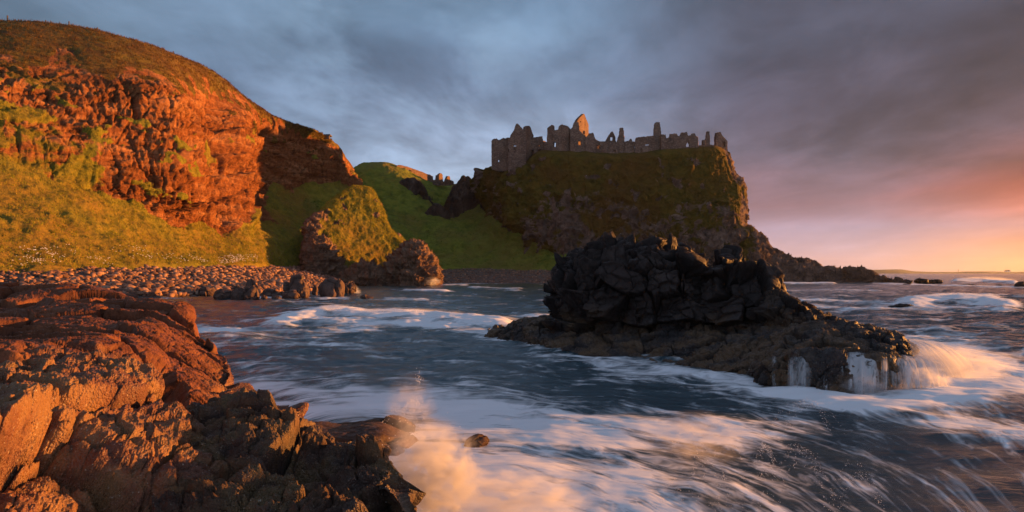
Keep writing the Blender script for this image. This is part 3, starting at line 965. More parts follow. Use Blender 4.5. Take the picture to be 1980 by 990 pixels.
# low rocky tail running out to sea
tail_top = [(1425, 470), (1440, 446), (1458, 444), (1474, 456), (1490, 474), (1508, 485), (1530, 497), (1560, 503), (1580, 510), (1596, 521), (1606, 518), (1618, 518), (1632, 531), (1645, 523), (1662, 521), (1682, 526), (1700, 532), (1718, 538), (1738, 546)]
ty = [240, 240, 240, 240, 240, 239, 238, 237, 236, 235, 234, 233, 232, 231, 230, 228, 226, 222, 218]
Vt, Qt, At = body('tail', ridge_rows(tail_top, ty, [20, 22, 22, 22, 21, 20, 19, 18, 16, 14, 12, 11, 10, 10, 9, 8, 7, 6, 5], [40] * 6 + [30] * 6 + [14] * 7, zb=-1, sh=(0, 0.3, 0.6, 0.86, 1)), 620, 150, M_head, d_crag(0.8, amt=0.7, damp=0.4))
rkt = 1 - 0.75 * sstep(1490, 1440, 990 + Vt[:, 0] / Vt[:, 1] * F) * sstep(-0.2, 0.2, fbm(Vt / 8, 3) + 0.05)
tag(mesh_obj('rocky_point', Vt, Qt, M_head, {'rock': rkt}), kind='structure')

# far coast
far_top = [(1640, 527), (1690, 524.5), (1705, 521.5), (1735, 521), (1765, 524), (1800, 525.5), (1850, 526), (1900, 525), (1960, 526), (2050, 525), (2300, 522), (2700, 520)]
Vf, Qf, Af = body('coast', ridge_rows(far_top, 4200, 380, 900, zb=-1, sh=(0, 0.25, 0.5, 0.85, 1)), 260, 40, M_dune, lambda V, N, a, b: (fbm(V / 120, 4) * 5.0 * (1 - 0.5 * np.exp(-((a - 4) / 0.4) ** 2)), {}))
tag(mesh_obj('far_coast', Vf, Qf, M_dune), kind='structure')

# ================================================================== CASTLE
def wall_part(name, top, bottom, Y, thick, parent, holes=(), slope=0.0, step=0.9, mat=None, jit=0.07, px0=None):
    """ruined masonry wall: a skyline of (px, py), a foot, real openings; slope turns the wall in plan"""
    a, b = top[0][0], top[-1][0]
    x0 = (a - 990) / F * Y if px0 is None else px0
    nx = max(3, int(round((b - a) / step)) + 1)
    gx = np.linspace(a, b, nx)
    tt = np.interp(gx, [p[0] for p in top], [p[1] for p in top])
    if hasattr(bottom, '__len__'):
        bb = np.interp(gx, [p[0] for p in bottom], [p[1] for p in bottom])
    else:
        bb = np.full(nx, float(bottom))
    ymin, ymax = tt.min() - 1.0, bb.max()
    ny = int(round((ymax - ymin) / step)) + 2
    gy = ymin + np.arange(ny) * step
    cxm = 0.5 * (gx[1:] + gx[:-1])
    cym = 0.5 * (gy[1:] + gy[:-1])
    tc_ = np.interp(cxm, gx, tt) + fbm(np.stack([cxm * 0.45, cxm * 0 + Y, cxm * 0], 1), 3) * 0.9
    bc_ = np.interp(cxm, gx, bb)
    CX, CY = np.meshgrid(cxm, cym)
    mask = (CY > tc_[None, :]) & (CY < bc_[None, :] + step)
    for h in holes:
        hx0, hx1, hy0, hy1 = h[:4]
        inside = (CX > hx0) & (CX < hx1) & (CY > hy0) & (CY < hy1)
        if len(h) > 4:      # pointed head
            mid, hw = 0.5 * (hx0 + hx1), 0.5 * (hx1 - hx0)
            inside &= (np.abs(CX - mid) < hw * np.clip((CY - hy0) / (0.5 * (hy1 - hy0)), 0.1, 1))
        mask &= ~inside
    # ray through (px, py) met with the wall's vertical plane y = Y + slope (x - x0)
    def world(px_, py_, off):
        k = (px_ - 990) / F
        y = (Y - slope * x0) / (1 - slope * k)
        x = k * y
        z = CH + (HOR - py_) / F * y
        nrm = np.array([-slope, 1.0]) / math.hypot(slope, 1.0)
        return np.stack([x + nrm[0] * off, y + nrm[1] * off, z], axis=-1)
    GX, GY = np.meshgrid(gx, gy)
    fr = world(GX, GY, 0.0).reshape(-1, 3)
    bk = world(GX, GY, thick).reshape(-1, 3)
    fr = fr + np.stack([fbm(fr * 1.3, 3), fbm(fr * 1.3 + 9, 3), fbm(fr * 1.3 + 19, 3)], 1) * jit * 2
    bk = bk + np.stack([fbm(bk * 1.3, 3), fbm(bk * 1.3 + 9, 3), fbm(bk * 1.3 + 19, 3)], 1) * jit * 2
    nf = len(fr)
    idx = np.arange(nf).reshape(ny, nx)
    quads = []
    m = mask
    ys, xs = np.nonzero(m)
    A = idx[ys, xs]; B = idx[ys, xs + 1]; C_ = idx[ys + 1, xs + 1]; D = idx[ys + 1, xs]
    quads.append(np.stack([A, D, C_, B], 1))
    quads.append(np.stack([A + nf, B + nf, C_ + nf, D + nf], 1))
    mp = np.pad(m, 1)
    def side(sel, p, q_):
        if sel.any():
            yy, xx = np.nonzero(sel)
            a_ = idx[yy + p[0], xx + p[1]]
            b_ = idx[yy + q_[0], xx + q_[1]]
            quads.append(np.stack([a_, b_, b_ + nf, a_ + nf], 1))
    side(m & ~mp[:-2, 1:-1], (0, 0), (0, 1))
    side(m & ~mp[2:, 1:-1], (1, 1), (1, 0))
    side(m & ~mp[1:-1, :-2], (1, 0), (0, 0))
    side(m & ~mp[1:-1, 2:], (0, 1), (1, 1))
    Q = np.concatenate(quads)
    used, inv = np.unique(Q, return_inverse=True)
    Vall = np.concatenate([fr, bk])[used]
    loc = np.array(parent.location) if parent else np.zeros(3)
    o = mesh_obj(name, Vall - loc, inv.reshape(Q.shape), mat or M_stone, smooth=False, parent=parent)
    return o


cst = empty('castle_ruin', P(1180, 300, 248))
tag(cst, 'large ruined stone castle with gables and chimneys on top of the dark headland', 'castle ruin')
W = wall_part
u3 = lambda pts: [(920 + a / 6.6, 200 + b / 6.6) for a, b in pts]
u4 = lambda pts: [(1160 + a / 7.07, 210 + b / 7.07) for a, b in pts]
h3 = lambda a, b, c, d, *k: (920 + a / 6.6, 920 + b / 6.6, 200 + c / 6.6, 200 + d / 6.6, *k)
h4 = lambda a, b, c, d, *k: (1160 + a / 7.07, 1160 + b / 7.07, 210 + c / 7.07, 210 + d / 7.07, *k)
# end block on the left with two flanks
W('curtain_wall', u3([(200, 480), (215, 455), (265, 445), (290, 470), (310, 460), (350, 437), (390, 450), (412, 455)]), u3([(200, 830), (300, 860), (412, 860)]), 246, 1.2, cst, [h3(288, 300, 715, 745)])
W('side_wall', u3([(412, 452), (432, 430)]), 330, 246.2, 1.0, cst, slope=6.0)
W('gable', u3([(412, 455), (430, 450), (445, 400), (490, 335), (500, 290), (515, 262), (530, 250), (565, 290), (600, 325), (642, 385)]), u3([(412, 870), (480, 900), (642, 900)]), 243.6, 1.2, cst, [h3(480, 516, 535, 630), h3(412, 424, 580, 620)])
W('side_wall', u3([(634, 305), (645, 295), (660, 285), (695, 290), (712, 345), (738, 412)]), u3([(634, 760), (738, 760)]), 244.6, 0.9, cst, slope=2.4)
W('curtain_wall', u3([(640, 440), (690, 460), (735, 438), (780, 425), (850, 415), (857, 416), (859, 490), (912, 492)]), u3([(640, 800), (912, 790)]), 249, 1.0, cst, [h3(788, 842, 580, 660), h3(692, 740, 595, 680), h3(805, 820, 530, 548)])
W('inner_wall', u3([(770, 470), (850, 470), (930, 500)]), u3([(770, 760), (930, 760)]), 252.5, 0.9, cst, slope=2.2)
# drum tower, built as a round wall in facets
tower_top = [(870, 500), (908, 495), (910, 312), (940, 292), (965, 275), (984, 280), (990, 350), (1020, 340), (1050, 335), (1060, 292), (1100, 270), (1150, 280), (1200, 322), (1225, 400), (1240, 430)]
W('round_tower', u3(tower_top[:6]), u3([(870, 760), (984, 780)]), 248.0, 1.1, cst, slope=-0.75)
W('round_tower', u3([(984, 345), (1020, 340), (1050, 335), (1060, 292), (1100, 270)]), u3([(984, 780), (1100, 720)]), 245.4, 1.1, cst, [h3(986, 1020, 495, 556)], slope=-0.1)
W('round_tower', u3([(1100, 270), (1150, 280), (1200, 322), (1222, 330)]), u3([(1100, 720), (1222, 700)]), 245.2, 1.1, cst, slope=0.8)
W('side_wall', u3([(1140, 282), (1180, 292), (1205, 325)]), 290, 252.0, 0.9, cst, slope=2.4)
# hall with the tallest gable
W('hall_wall', u3([(1205, 330), (1240, 300), (1243, 248), (1290, 240), (1320, 236), (1322, 342), (1360, 375), (1400, 415), (1404, 430)]), u3([(1205, 740), (1404, 760)]), 246.5, 1.1, cst, [h3(1308, 1342, 480, 530)])
W('gable', u3([(1290, 235), (1310, 196), (1345, 166), (1384, 128), (1402, 178), (1438, 268), (1470, 360), (1462, 400), (1440, 440)]), u3([(1290, 680), (1440, 700)]), 247.8, 1.0, cst, [h3(1366, 1392, 352, 392), h3(1332, 1342, 228, 244)], slope=2.3)
W('buttress', u3([(1400, 440), (1436, 395), (1445, 380), (1500, 375), (1515, 420), (1532, 465)]), u3([(1400, 740), (1532, 740)]), 245.8, 1.3, cst)
W('curtain_wall', u3([(1528, 466), (1570, 480), (1610, 486), (1660, 484)]) , 303, 247, 1.0, cst, [h3(1548, 1580, 530, 580)])
W('inner_wall', u3([(1390, 430), (1500, 440), (1600, 500)]), 300, 256, 0.9, cst, slope=0.5)
# middle range
W('curtain_wall', u4([(0, 448), (60, 452), (90, 446), (190, 452), (245, 460)]), u4([(0, 640), (245, 660)]), 246.6, 1.0, cst, [h4(180, 222, 565, 600)])
W('gable', u4([(78, 445), (100, 400), (130, 350), (160, 310), (180, 316), (200, 360), (216, 402), (220, 472)]), 290, 250, 0.9, cst, [h4(145, 172, 385, 440)])
W('chimney_stack', u4([(238, 450), (262, 360), (275, 330), (277, 262), (325, 262), (330, 360), (336, 430), (342, 480)]), u4([(238, 640), (342, 640)]), 247.5, 2.0, cst)
W('side_wall', u4([(296, 420), (318, 330), (326, 262), (336, 430)]), u4([(296, 600), (336, 600)]), 247.6, 0.8, cst, slope=2.2)
W('curtain_wall', u4([(338, 480), (350, 448), (385, 440), (398, 452), (402, 430), (415, 414), (436, 415), (441, 450), (484, 450)]), u4([(338, 650), (484, 660)]), 247, 1.0, cst, [h4(470, 500, 515, 545)])
W('range_wall', u4([(484, 450), (488, 398), (530, 390), (600, 384), (740, 370), (746, 370)]), u4([(484, 680), (746, 670)]), 246, 1.1, cst, [h4(618, 676, 486, 502), h4(560, 580, 540, 590), h4(682, 706, 580, 604)])
W('chimney_stack', u4([(744, 300), (745, 236), (760, 186), (820, 185), (824, 250), (835, 262), (838, 355)]), u4([(744, 620), (838, 620)]), 247.4, 1.8, cst)
W('range_wall', u4([(836, 352), (903, 355), (906, 405), (950, 396), (955, 346), (1050, 340), (1070, 376), (1098, 371), (1105, 342), (1120, 326), (1195, 320), (1201, 366), (1250, 366), (1255, 341), (1303, 341), (1310, 371), (1342, 390), (1344, 410)]), u4([(836, 650), (1200, 600), (1344, 590)]), 246.2, 1.0, cst, [h4(1180, 1226, 448, 532, 1), h4(960, 980, 556, 572)])
W('side_wall', u4([(1318, 372), (1330, 380), (1346, 400)]), 285, 246.4, 0.8, cst, slope=3.0)
W('curtain_wall', u4([(1344, 500), (1400, 498), (1520, 492), (1560, 500), (1572, 515)]), 288, 247.5, 0.9, cst)
W('broken_pier', u4([(1406, 430), (1455, 425), (1459, 316), (1500, 312), (1506, 420)]), 285, 249, 1.5, cst)
W('side_wall', u4([(1440, 440), (1455, 428), (1470, 430), (1478, 450)]), 285, 248.2, 0.8, cst, slope=2.4)
W('end_gable', u4([(1588, 400), (1598, 328), (1650, 320), (1662, 350), (1690, 385), (1745, 442)]), u4([(1588, 560), (1690, 700), (1720, 880), (1745, 860)]), 251, 1.2, cst, [h4(1690, 1712, 455, 520)], slope=0.35)
# rear walls of the courts, lower than the front
W('rear_wall', [(965, 285), (1010, 282), (1060, 290), (1110, 288), (1150, 292)], 312, 272, 1.0, cst)
W('rear_wall', [(1185, 290), (1240, 284), (1300, 286), (1360, 284)], 300, 276, 1.0, cst)

# gatehouse ruin on the mainland
gh = empty('gatehouse_ruin', P(840, 350, 300))
tag(gh, 'small sunlit ruined gatehouse in the dip between the green hill and the castle', 'castle ruin')
u7 = lambda pts: [(660 + a / 5.21, 290 + b / 5.21) for a, b in pts]
W('long_wall', u7([(560, 155), (600, 152), (680, 172), (735, 192), (770, 205), (820, 222), (868, 246)]), u7([(560, 185), (700, 200), (735, 290), (868, 335)]), 296, 1.0, gh, slope=2.0, step=0.7)
W('end_wall', u7([(866, 246), (890, 246), (910, 262), (922, 266)]), u7([(866, 335), (922, 335)]), 306, 1.0, gh, step=0.7)
W('tower_front', u7([(920, 300), (946, 298), (948, 256), (985, 248)]), u7([(920, 345), (985, 350)]), 303, 1.0, gh, step=0.7)
W('tower_side', u7([(984, 248), (1000, 234), (1014, 240), (1022, 262), (1026, 318), (1046, 330), (1058, 300), (1072, 262), (1092, 262), (1099, 300), (1101, 320)]), u7([(984, 352), (1101, 352)]), 301, 1.0, gh, slope=2.4, step=0.7)
W('low_wall', u7([(1100, 306), (1118, 306), (1132, 318)]), u7([(1100, 350), (1132, 350)]), 310, 0.8, gh, step=0.7)

# roofless hut on the cliff edge
hut = empty('stone_hut', P(633, 262, 236))
tag(hut, 'tiny stone hut at the right end of the cliff top', 'hut')
W('wall', [(627, 262), (636, 260)], 268, 236, 0.5, hut, step=0.6)
W('wall', [(636, 260), (638.5, 262)], 268, 236, 0.5, hut, slope=2.0, step=0.6)
W('roof', [(626, 259.6), (638, 259.2)], 261, 235.6, 3.0, hut, step=0.6, mat=M_slate)

# fence along the crest: posts and two wires
import bisect
def cyl(p0, p1, r, seg=6):
    p0, p1 = Vector(p0), Vector(p1)
    d = (p1 - p0).normalized()
    a = d.orthogonal().normalized()
    b = d.cross(a)
    vs, fs = [], []
    for k, p in enumerate((p0, p1)):
        for i in range(seg):
            t = 2 * math.pi * i / seg
            vs.append(p + (a * math.cos(t) + b * math.sin(t)) * r)
    for i in range(seg):
        j = (i + 1) % seg
        fs.append((i, j, seg + j, seg + i))
    return vs, fs


fence = empty('wire_fence', (0, 0, 0))
tag(fence, 'thin post and wire fence along the grassy top of the left cliff', 'fence')
crest = np.array(r6)
for (px_, hpx) in ((14, 10), (40, 4), (88, 6), (133, 10), (160, 4), (188, 7), (260, 4), (335, 5), (382, 4)):
    cpx = 990 + crest[:, 0] / crest[:, 1] * F
    yy = float(np.interp(px_, cpx, crest[:, 1]))
    zz_ = float(np.interp(px_, cpx, crest[:, 2]))
    x_ = (px_ - 990) / F * yy
    hh = (hpx + 4) / F * yy
    vs, fs = cyl((x_, yy, zz_ - 1.2), (x_ + 0.05, yy, zz_ + hh), 0.13)
    o = mesh_obj('post', np.array([list(v) for v in vs]), np.array(fs), M_wood, parent=fence, smooth=False)

# ================================================================== SEA STACK
st_rows = []
# left shoulder mass: grass-topped stack, standing on the beach
Ys = 172
def srow(pts, back):
    """one level of the stack: the face swings away from the camera towards the right"""
    out = []
    for i, (a_, b_) in enumerate(pts):
        y = 163 + back + (a_ - 590) * 0.105
        if i == 0:
            y += 11
        if i == len(pts) - 1:
            y += 9
        out.append(P(a_, b_, y) if b_ is not None else PZ(a_, -0.5, y))
    return out


st_rows.append(srow([(588, None), (592, None), (620, None), (660, None), (700, None), (760, None), (815, None), (835, None)], -3))
st_rows.append(srow([(587, 490), (591, 495), (622, 500), (660, 502), (710, 502), (760, 500), (800, 500), (812, 500)], 0))
st_rows.append(srow([(589, 462), (594, 462), (625, 466), (660, 468), (715, 466), (755, 466), (780, 470), (790, 470)], 2.5))
st_rows.append(srow([(599, 430), (604, 428), (640, 430), (672, 432), (715, 432), (740, 438), (756, 445), (760, 446)], 5.5))
st_rows.append(srow([(618, 410), (625, 405), (652, 400), (680, 396), (712, 396), (732, 404), (742, 414), (744, 416)], 9))
st_rows.append(srow([(646, 388), (652, 382), (666, 370), (690, 364), (712, 365), (724, 375), (732, 392), (734, 394)], 13))
st_rows.append(srow([(655, 382), (660, 376), (672, 366), (690, 359), (708, 361), (721, 369), (729, 386), (731, 390)], 16))
st_rows.append([(p[0], p[1] + 8, p[2] * 0.55) for p in st_rows[-1]])
st_rows.append([(p[0], p[1] + 8, -1) for p in st_rows[-1]])


def d_stack(V, N, RPp, CPp):
    n = fbm(V / 5, 4)
    hgt = V[:, 2]
    rk = sstep(0.2, 0.45, fbm(V / 3.5 + 11, 4)) * 0.8
    rk = np.maximum(rk, sstep(5.0, 2.5, hgt + n * 4))
    rk = np.maximum(rk, sstep(2.6, 1.4, CPp + n * 0.8) * sstep(14, 9, hgt + n * 4))
    rk = np.maximum(rk, sstep(1.9, 1.0, CPp + 0.7 * n) * sstep(21, 17, hgt))
    bd, _, _ = blocks(V, 2.4, 1.2, 0.5, 0.14)
    bd2, _, _ = blocks(V, 0.9, 0.5, 0.25, 0.15)
    d = (bd + bd2) * rk + fbm(V / 6, 4) * 1.0 + fbm(V / 1.6, 4) * 0.6 * (1 - 0.5 * rk)
    d *= 1 - 0.6 * np.exp(-((RPp - 5.6) / 0.6) ** 2)
    return d, {'rock': rk}


p1 = body('stack', st_rows, 360, 300, M_stack, d_stack)
r_low = ridge_rows([(662, 532), (676, 523), (692, 513), (712, 509), (732, 519), (748, 512), (764, 492), (785, 472), (802, 468), (816, 472), (826, 488), (838, 502), (843, 530)], [163, 163.5, 164, 164.5, 165, 166, 167, 168, 169, 170, 171, 172, 173], [4, 5, 6, 6, 6, 6, 7, 8, 9, 9, 9, 8, 6], 14, zb=-0.8, sh=(0, 0.35, 0.72, 0.93, 1), shy=(0, 0.08, 0.25, 0.55, 1))


def d_low(V, N, RPp, CPp):
    n = fbm(V / 4, 4)
    rk = sstep(0.75, 0.45, N[:, 2] + n * 0.4)
    bd, _, _ = blocks(V, 2.0, 1.3, 0.6, 0.14)
    bd2, _, _ = blocks(V, 0.75, 0.6, 0.3, 0.15)
    d = (bd + bd2) * 0.8 + fbm(V / 4, 4) * 0.8
    d *= 1 - 0.5 * np.exp(-((RPp - 4) / 0.35) ** 2)
    return d, {'rock': np.clip(rk, 0, 1)}


p2 = body('stack', r_low, 330, 200, M_stack, d_low)
r_left = ridge_rows([(590, 524), (591, 496), (597, 470), (610, 458), (628, 462), (644, 478), (656, 500), (664, 524)], [164, 164.5, 165, 166, 168, 170, 171, 172], [3, 4, 5, 5, 5, 5, 4, 3], 10, zb=0, sh=(0, 0.4, 0.78, 0.95, 1), shy=(0, 0.08, 0.2, 0.5, 1))
p3 = body('stack', r_left, 200, 150, M_stack, d_low)
Vs_, Qs_, As_ = join([p1, p2, p3])
tag(mesh_obj('sea_stack', Vs_, Qs_, M_stack, As_), 'big grass-topped rock stack between the beach and the bay, its face half sunlit', 'sea stack')

# ================================================================== CRACKED ROCK IN THE SEA
def d_sea(amt=1.0, crest=3.0, shell=0.0, sc=1.0, damp=0.55):
    def fn(V, N, RPp, CPp):
        bd, e1, _ = blocks(V, 1.2 * sc, 0.72 * sc * amt, 0.36 * sc * amt, 0.05, (0.9, 1.0, 1.15), 0.13, 0.0)
        bd2, e2, _ = blocks(V, 0.42 * sc, 0.20 * sc * amt, 0.10 * sc * amt, 0.09, (0.9, 1, 1.3), 0.3, 0.0)
        d = bd + bd2 + fbm(V / (1.6 * sc), 4) * 0.35 * sc * amt + fbm(V * 6, 4, 0.6) * 0.05
        d *= 1 - damp * np.exp(-((RPp - crest) / 0.3) ** 2)
        sh = np.clip(shell + sstep(1.6, 0.7, V[:, 2] + fbm(V / 0.8, 2) * 0.4), 0, 1)
        return d, {'crack': 1 - sstep(0, 0.07, e1), 'shell': sh}
    return fn


tw_cols = [1072, 1082, 1100, 1122, 1150, 1168, 1205, 1232, 1268, 1290, 1318, 1334, 1350, 1372, 1402, 1425, 1450, 1482, 1496]
tw_top = [560, 532, 514, 494, 481, 481, 470, 471, 466, 479, 478, 496, 527, 512, 505, 519, 521, 531, 556]
n_ = len(tw_cols)
TB = np.interp(tw_cols, [1072, 1200, 1334, 1352, 1420, 1496], [28.4, 26.6, 25.6, 26.6, 24.9, 24.4])     # foot distance
TT = np.interp(tw_cols, [1072, 1200, 1334, 1420, 1496], [30.5, 29.4, 28.2, 27.0, 26.4])
rowsT = []
for hz_, hy, wx in ((-0.25, -0.05, 1.0), (0.30, 0.06, 1.02), (0.70, 0.30, 1.0), (1.0, 1.0, 1.0), (0.97, 1.7, 1.0), (0.5, 2.3, 1.0), (-0.2, 2.6, 1.0)):
    row = []
    for i in range(n_):
        top_z = P(tw_cols[i], tw_top[i], TT[i])[2]
        base_z = 0.4
        y = TB[i] + (TT[i] - TB[i]) * hy
        row.append(PZ(tw_cols[i] + (10 if i == 0 and hz_ < 0.4 else 0), base_z + (top_z - base_z) * hz_, y))
    row.insert(0, PZ(1085, row[0][2], TT[0] + 2.2))
    row.append(PZ(1490, row[-1][2], TT[-1] + 1.5))
    rowsT.append(row)
pT = body('t', rowsT, 760, 460, M_sea, d_sea(1.0, 3.0))
pc = [945, 975, 1005, 1080, 1200, 1330, 1470, 1530, 1620, 1700, 1745, 1775]
w_py = [652, 660, 666, 680, 690, 706, 736, 752, 764, 762, 742, 705]
b_py = [646, 640, 636, 660, 674, 690, 712, 694, 694, 692, 692, 694]
m_py = [649, 641, 628, 638, 648, 656, 664, 658, 650, 658, 669, 684]
k_py = [648, 637, 617, 608, 606, 606, 606, 604, 616, 638, 655, 680]
W_Y = [wl(v) for v in w_py]
B_Y = [a + d for a, d in zip(W_Y, [0.6, .8, 0.7, 0.8, 1.0, 1.0, 0.7, 0.6, 0.6, 0.6, 0.6, 0.5])]
M_Y = [34, 33, 30.8, 28.6, 26.8, 24.6, 21.8, 20.6, 19.6, 19.4, 19.8, 20.5]
K_Y = [35, 34.6, 33.5, 32.5, 31.5, 29.5, 26.5, 25.0, 23.2, 22.2, 21.8, 21.6]
rowsP = [[PZ(a, -0.7, y - 0.3) for a, y in zip(pc, W_Y)], [PZ(a, 0.0, y) for a, y in zip(pc, W_Y)], [P(a, b, y) for a, b, y in zip(pc, b_py, B_Y)],
         [P(a, b, y) for a, b, y in zip(pc, m_py, M_Y)], [P(a, b, y) for a, b, y in zip(pc, k_py, K_Y)], [PZ(a, 0.0, y + 2) for a, y in zip(pc, K_Y)], [PZ(a, -1.0, y + 3) for a, y in zip(pc, K_Y)]]


def d_plat(V, N, RPp, CPp):
    d, at = d_sea(0.35, 4.0, 0.4, 0.9, 0.6)(V, N, RPp, CPp)
    d = d + ridged(V / 0.7 + 4, 4) * 0.16 - 0.1
    rough = fbm(V * 5, 4) * 0.07
    return d + rough, at


pP = body('p', rowsP, 900, 330, M_sea, d_plat)
arm = ridge_rows([(1478, 600), (1490, 575), (1504, 572), (1522, 576), (1534, 592), (1548, 597), (1562, 594), (1580, 596), (1596, 608), (1606, 614)], [25.4, 25.2, 25, 24.8, 24.6, 24.4, 24.2, 24, 23.8, 23.6], 2.2, 2.0, zb=0.6, sh=(0, 0.35, 0.75, 0.95, 1), shy=(0, 0.1, 0.3, 0.6, 1))
pA = body('a', arm, 260, 140, M_sea, d_sea(0.8, 4.0, 0.3, 0.7))
arm2 = ridge_rows([(1662, 650), (1676, 637), (1690, 638), (1712, 648), (1734, 656), (1750, 664), (1760, 684)], [20.6, 20.4, 20.2, 20, 19.8, 19.6, 19.4], 1.2, 1.4, zb=0.3, sh=(0, 0.35, 0.75, 0.95, 1), shy=(0, 0.1, 0.3, 0.6, 1))
pB = body('a', arm2, 220, 120, M_sea, d_sea(0.7, 4.0, 0.8, 0.5))
lip1 = ridge_rows([(1480, 705), (1492, 692), (1520, 688), (1560, 684), (1600, 690), (1630, 700), (1640, 716)], [19.0, 18.8, 18.6, 18.5, 18.4, 18.3, 18.2], 1.0, 1.2, zb=-0.4, sh=(0, 0.4, 0.8, 0.97, 1), shy=(0, 0.06, 0.2, 0.5, 1))
pC = body('a', lip1, 220, 140, M_sea, d_sea(0.7, 4.0, 0.8, 0.5))
lip2 = ridge_rows([(1662, 712), (1676, 688), (1700, 684), (1722, 686), (1734, 702), (1740, 722)], [18.4, 18.3, 18.2, 18.2, 18.2, 18.3], 1.0, 1.2, zb=-0.4, sh=(0, 0.4, 0.8, 0.97, 1), shy=(0, 0.06, 0.2, 0.5, 1))
pD = body('a', lip2, 160, 140, M_sea, d_sea(0.7, 4.0, 0.9, 0.45))
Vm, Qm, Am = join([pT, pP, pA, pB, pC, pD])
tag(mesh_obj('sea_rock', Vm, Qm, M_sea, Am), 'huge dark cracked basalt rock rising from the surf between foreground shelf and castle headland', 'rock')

# ================================================================== FOREGROUND ROCKS
f_cols = 11
fr_rows = [
    [PZ(-900, -0.8, 22), PZ(-300, -0.8, 26), PZ(-60, -0.8, 25), PZ(60, -0.8, 24), PZ(150, -0.8, 22), PZ(230, -0.8, 20.5), PZ(300, -0.8, 19), PZ(338, -0.8, 17.2), PZ(385, -0.8, 15.5), PZ(470, -0.8, 12.2), PZ(508, -0.8, 10.6)],
    [P(-900, 560, 19), P(-300, 556, 22), P(-60, 553, 21.5), P(60, 556, 20.5), P(150, 563, 19), P(230, 573, 17.6), P(300, 580, 16.4), P(332, 590, 15.6), P(380, 648, 13.8), P(452, 706, 11.4), P(484, 768, 10.1)],
    [P(-900, 590, 15), P(-300, 585, 17), P(-60, 580, 16.8), P(60, 584, 16.2), P(150, 590, 15.5), P(230, 596, 15.0), P(290, 598, 14.6), P(336, 606, 14.6), P(385, 664, 12.9), P(448, 714, 11.0), P(486, 784, 9.7)],
    [P(-900, 640, 10.5), P(-300, 630, 11.8), P(-60, 618, 12.0), P(60, 616, 12.4), P(150, 618, 12.4), P(230, 628, 12.2), P(290, 634, 12.2), P(334, 650, 12.4), P(372, 690, 11.4), P(436, 740, 9.9), P(482, 806, 9.0)],
    [P(-900, 730, 7.2), P(-300, 720, 7.8), P(-60, 690, 8.5), P(60, 678, 9.2), P(140, 672, 9.6), P(220, 672, 9.8), P(280, 680, 10.0), P(322, 700, 10.2), P(362, 752, 9.2), P(425, 800, 8.4), P(470, 850, 8.0)],
    [P(-900, 850, 5.2), P(-300, 830, 5.6), P(-60, 770, 6.6), P(60, 756, 7.2), P(140, 752, 7.6), P(215, 756, 7.9), P(275, 770, 8.1), P(318, 800, 8.0), P(356, 840, 7.6), P(400, 880, 7.2), P(430, 920, 7.0)],
    [P(-900, 1000, 4.0), P(-300, 940, 4.4), P(-60, 870, 5.4), P(60, 862, 5.8), P(140, 866, 6.1), P(210, 872, 6.4), P(265, 884, 6.6), P(310, 900, 6.6), P(345, 930, 6.4), P(375, 970, 6.2), P(395, 1010, 6.1)],
    [P(-900, 1200, 3.2), P(-300, 1060, 3.7), P(-60, 985, 4.6), P(60, 980, 4.9), P(140, 985, 5.1), P(210, 990, 5.3), P(262, 998, 5.5), P(300, 1010, 5.6), P(330, 1040, 5.5), P(352, 1080, 5.4), P(370, 1120, 5.3)],
    [PZ(-900, 0.6, 2.6), PZ(-300, 0.6, 3.0), PZ(-60, 0.5, 3.6), PZ(60, 0.5, 3.9), PZ(140, 0.4, 4.1), PZ(210, 0.3, 4.3), PZ(262, 0.2, 4.5), PZ(300, 0.1, 4.6), PZ(330, 0.0, 4.6), PZ(352, -0.2, 4.6), PZ(370, -0.4, 4.6)],
]


for i_, row in enumerate(fr_rows):
    x_, y_, z_ = row[-1]
    row.append((x_ + 0.25 + 0.02 * y_, y_ + 0.7, -0.8))


def d_fore(V, N, RPp, CPp):
    # upper part: flat jointed slabs; lower part: knobbly, shell-covered
    up = sstep(5.0, 4.3, RPp + fbm(V / 1.5, 3) * 0.8)
    up = up * sstep(9.4, 8.0, CPp)
    bd, e1, _ = blocks(V, 1.5, 0.30, 0.22, 0.05, (0.8, 1.3, 0.8), 0.35, 0.06, 0.5)
    bdb, eb, _ = blocks(V + 40, 2.4, 0.60, 0.25, 0.06, (1, 1, 1), 0.3, 0.0, 0.6)
    bd2, e2, _ = blocks(V, 1.05, 0.42, 0.22, 0.10, (1, 1, 1.3), 0.4, 0.22)
    bd3, e3, _ = blocks(V, 0.34, 0.10, 0.06, 0.12, (1, 1, 1.2), 0.4, 0.04)
    kn = ridged(V / 0.32 + 7, 4, 0.6)
    d_up = bd + fbm(V / 2.2, 4) * 0.16 + bd3 * 0.22
    d_lo = bdb + bd2 * 0.36 + bd3 * 0.5 + fbm(V / 1.1, 4) * 0.20 + (kn - 0.5) * 0.10
    d = d_up * up + d_lo * (1 - up) + fbm(V * 11, 4, 0.6) * 0.035 + fbm(V * 34, 2) * 0.010
    d *= 1 - 0.45 * np.exp(-((RPp - 1) / 0.3) ** 2)
    crk = (1 - sstep(0, 0.035, e1)) * up + (1 - sstep(0, 0.05, e2)) * (1 - up) * 0.6
    return d, {'crack': crk, 'shell': 1 - up}


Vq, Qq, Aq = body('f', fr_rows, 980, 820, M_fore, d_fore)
tag(mesh_obj('rock_outcrop', Vq, Qq, M_fore, Aq), 'large rust-orange sunlit rock shelf filling the lower left corner, cracked slabs on top', 'rock outcrop')

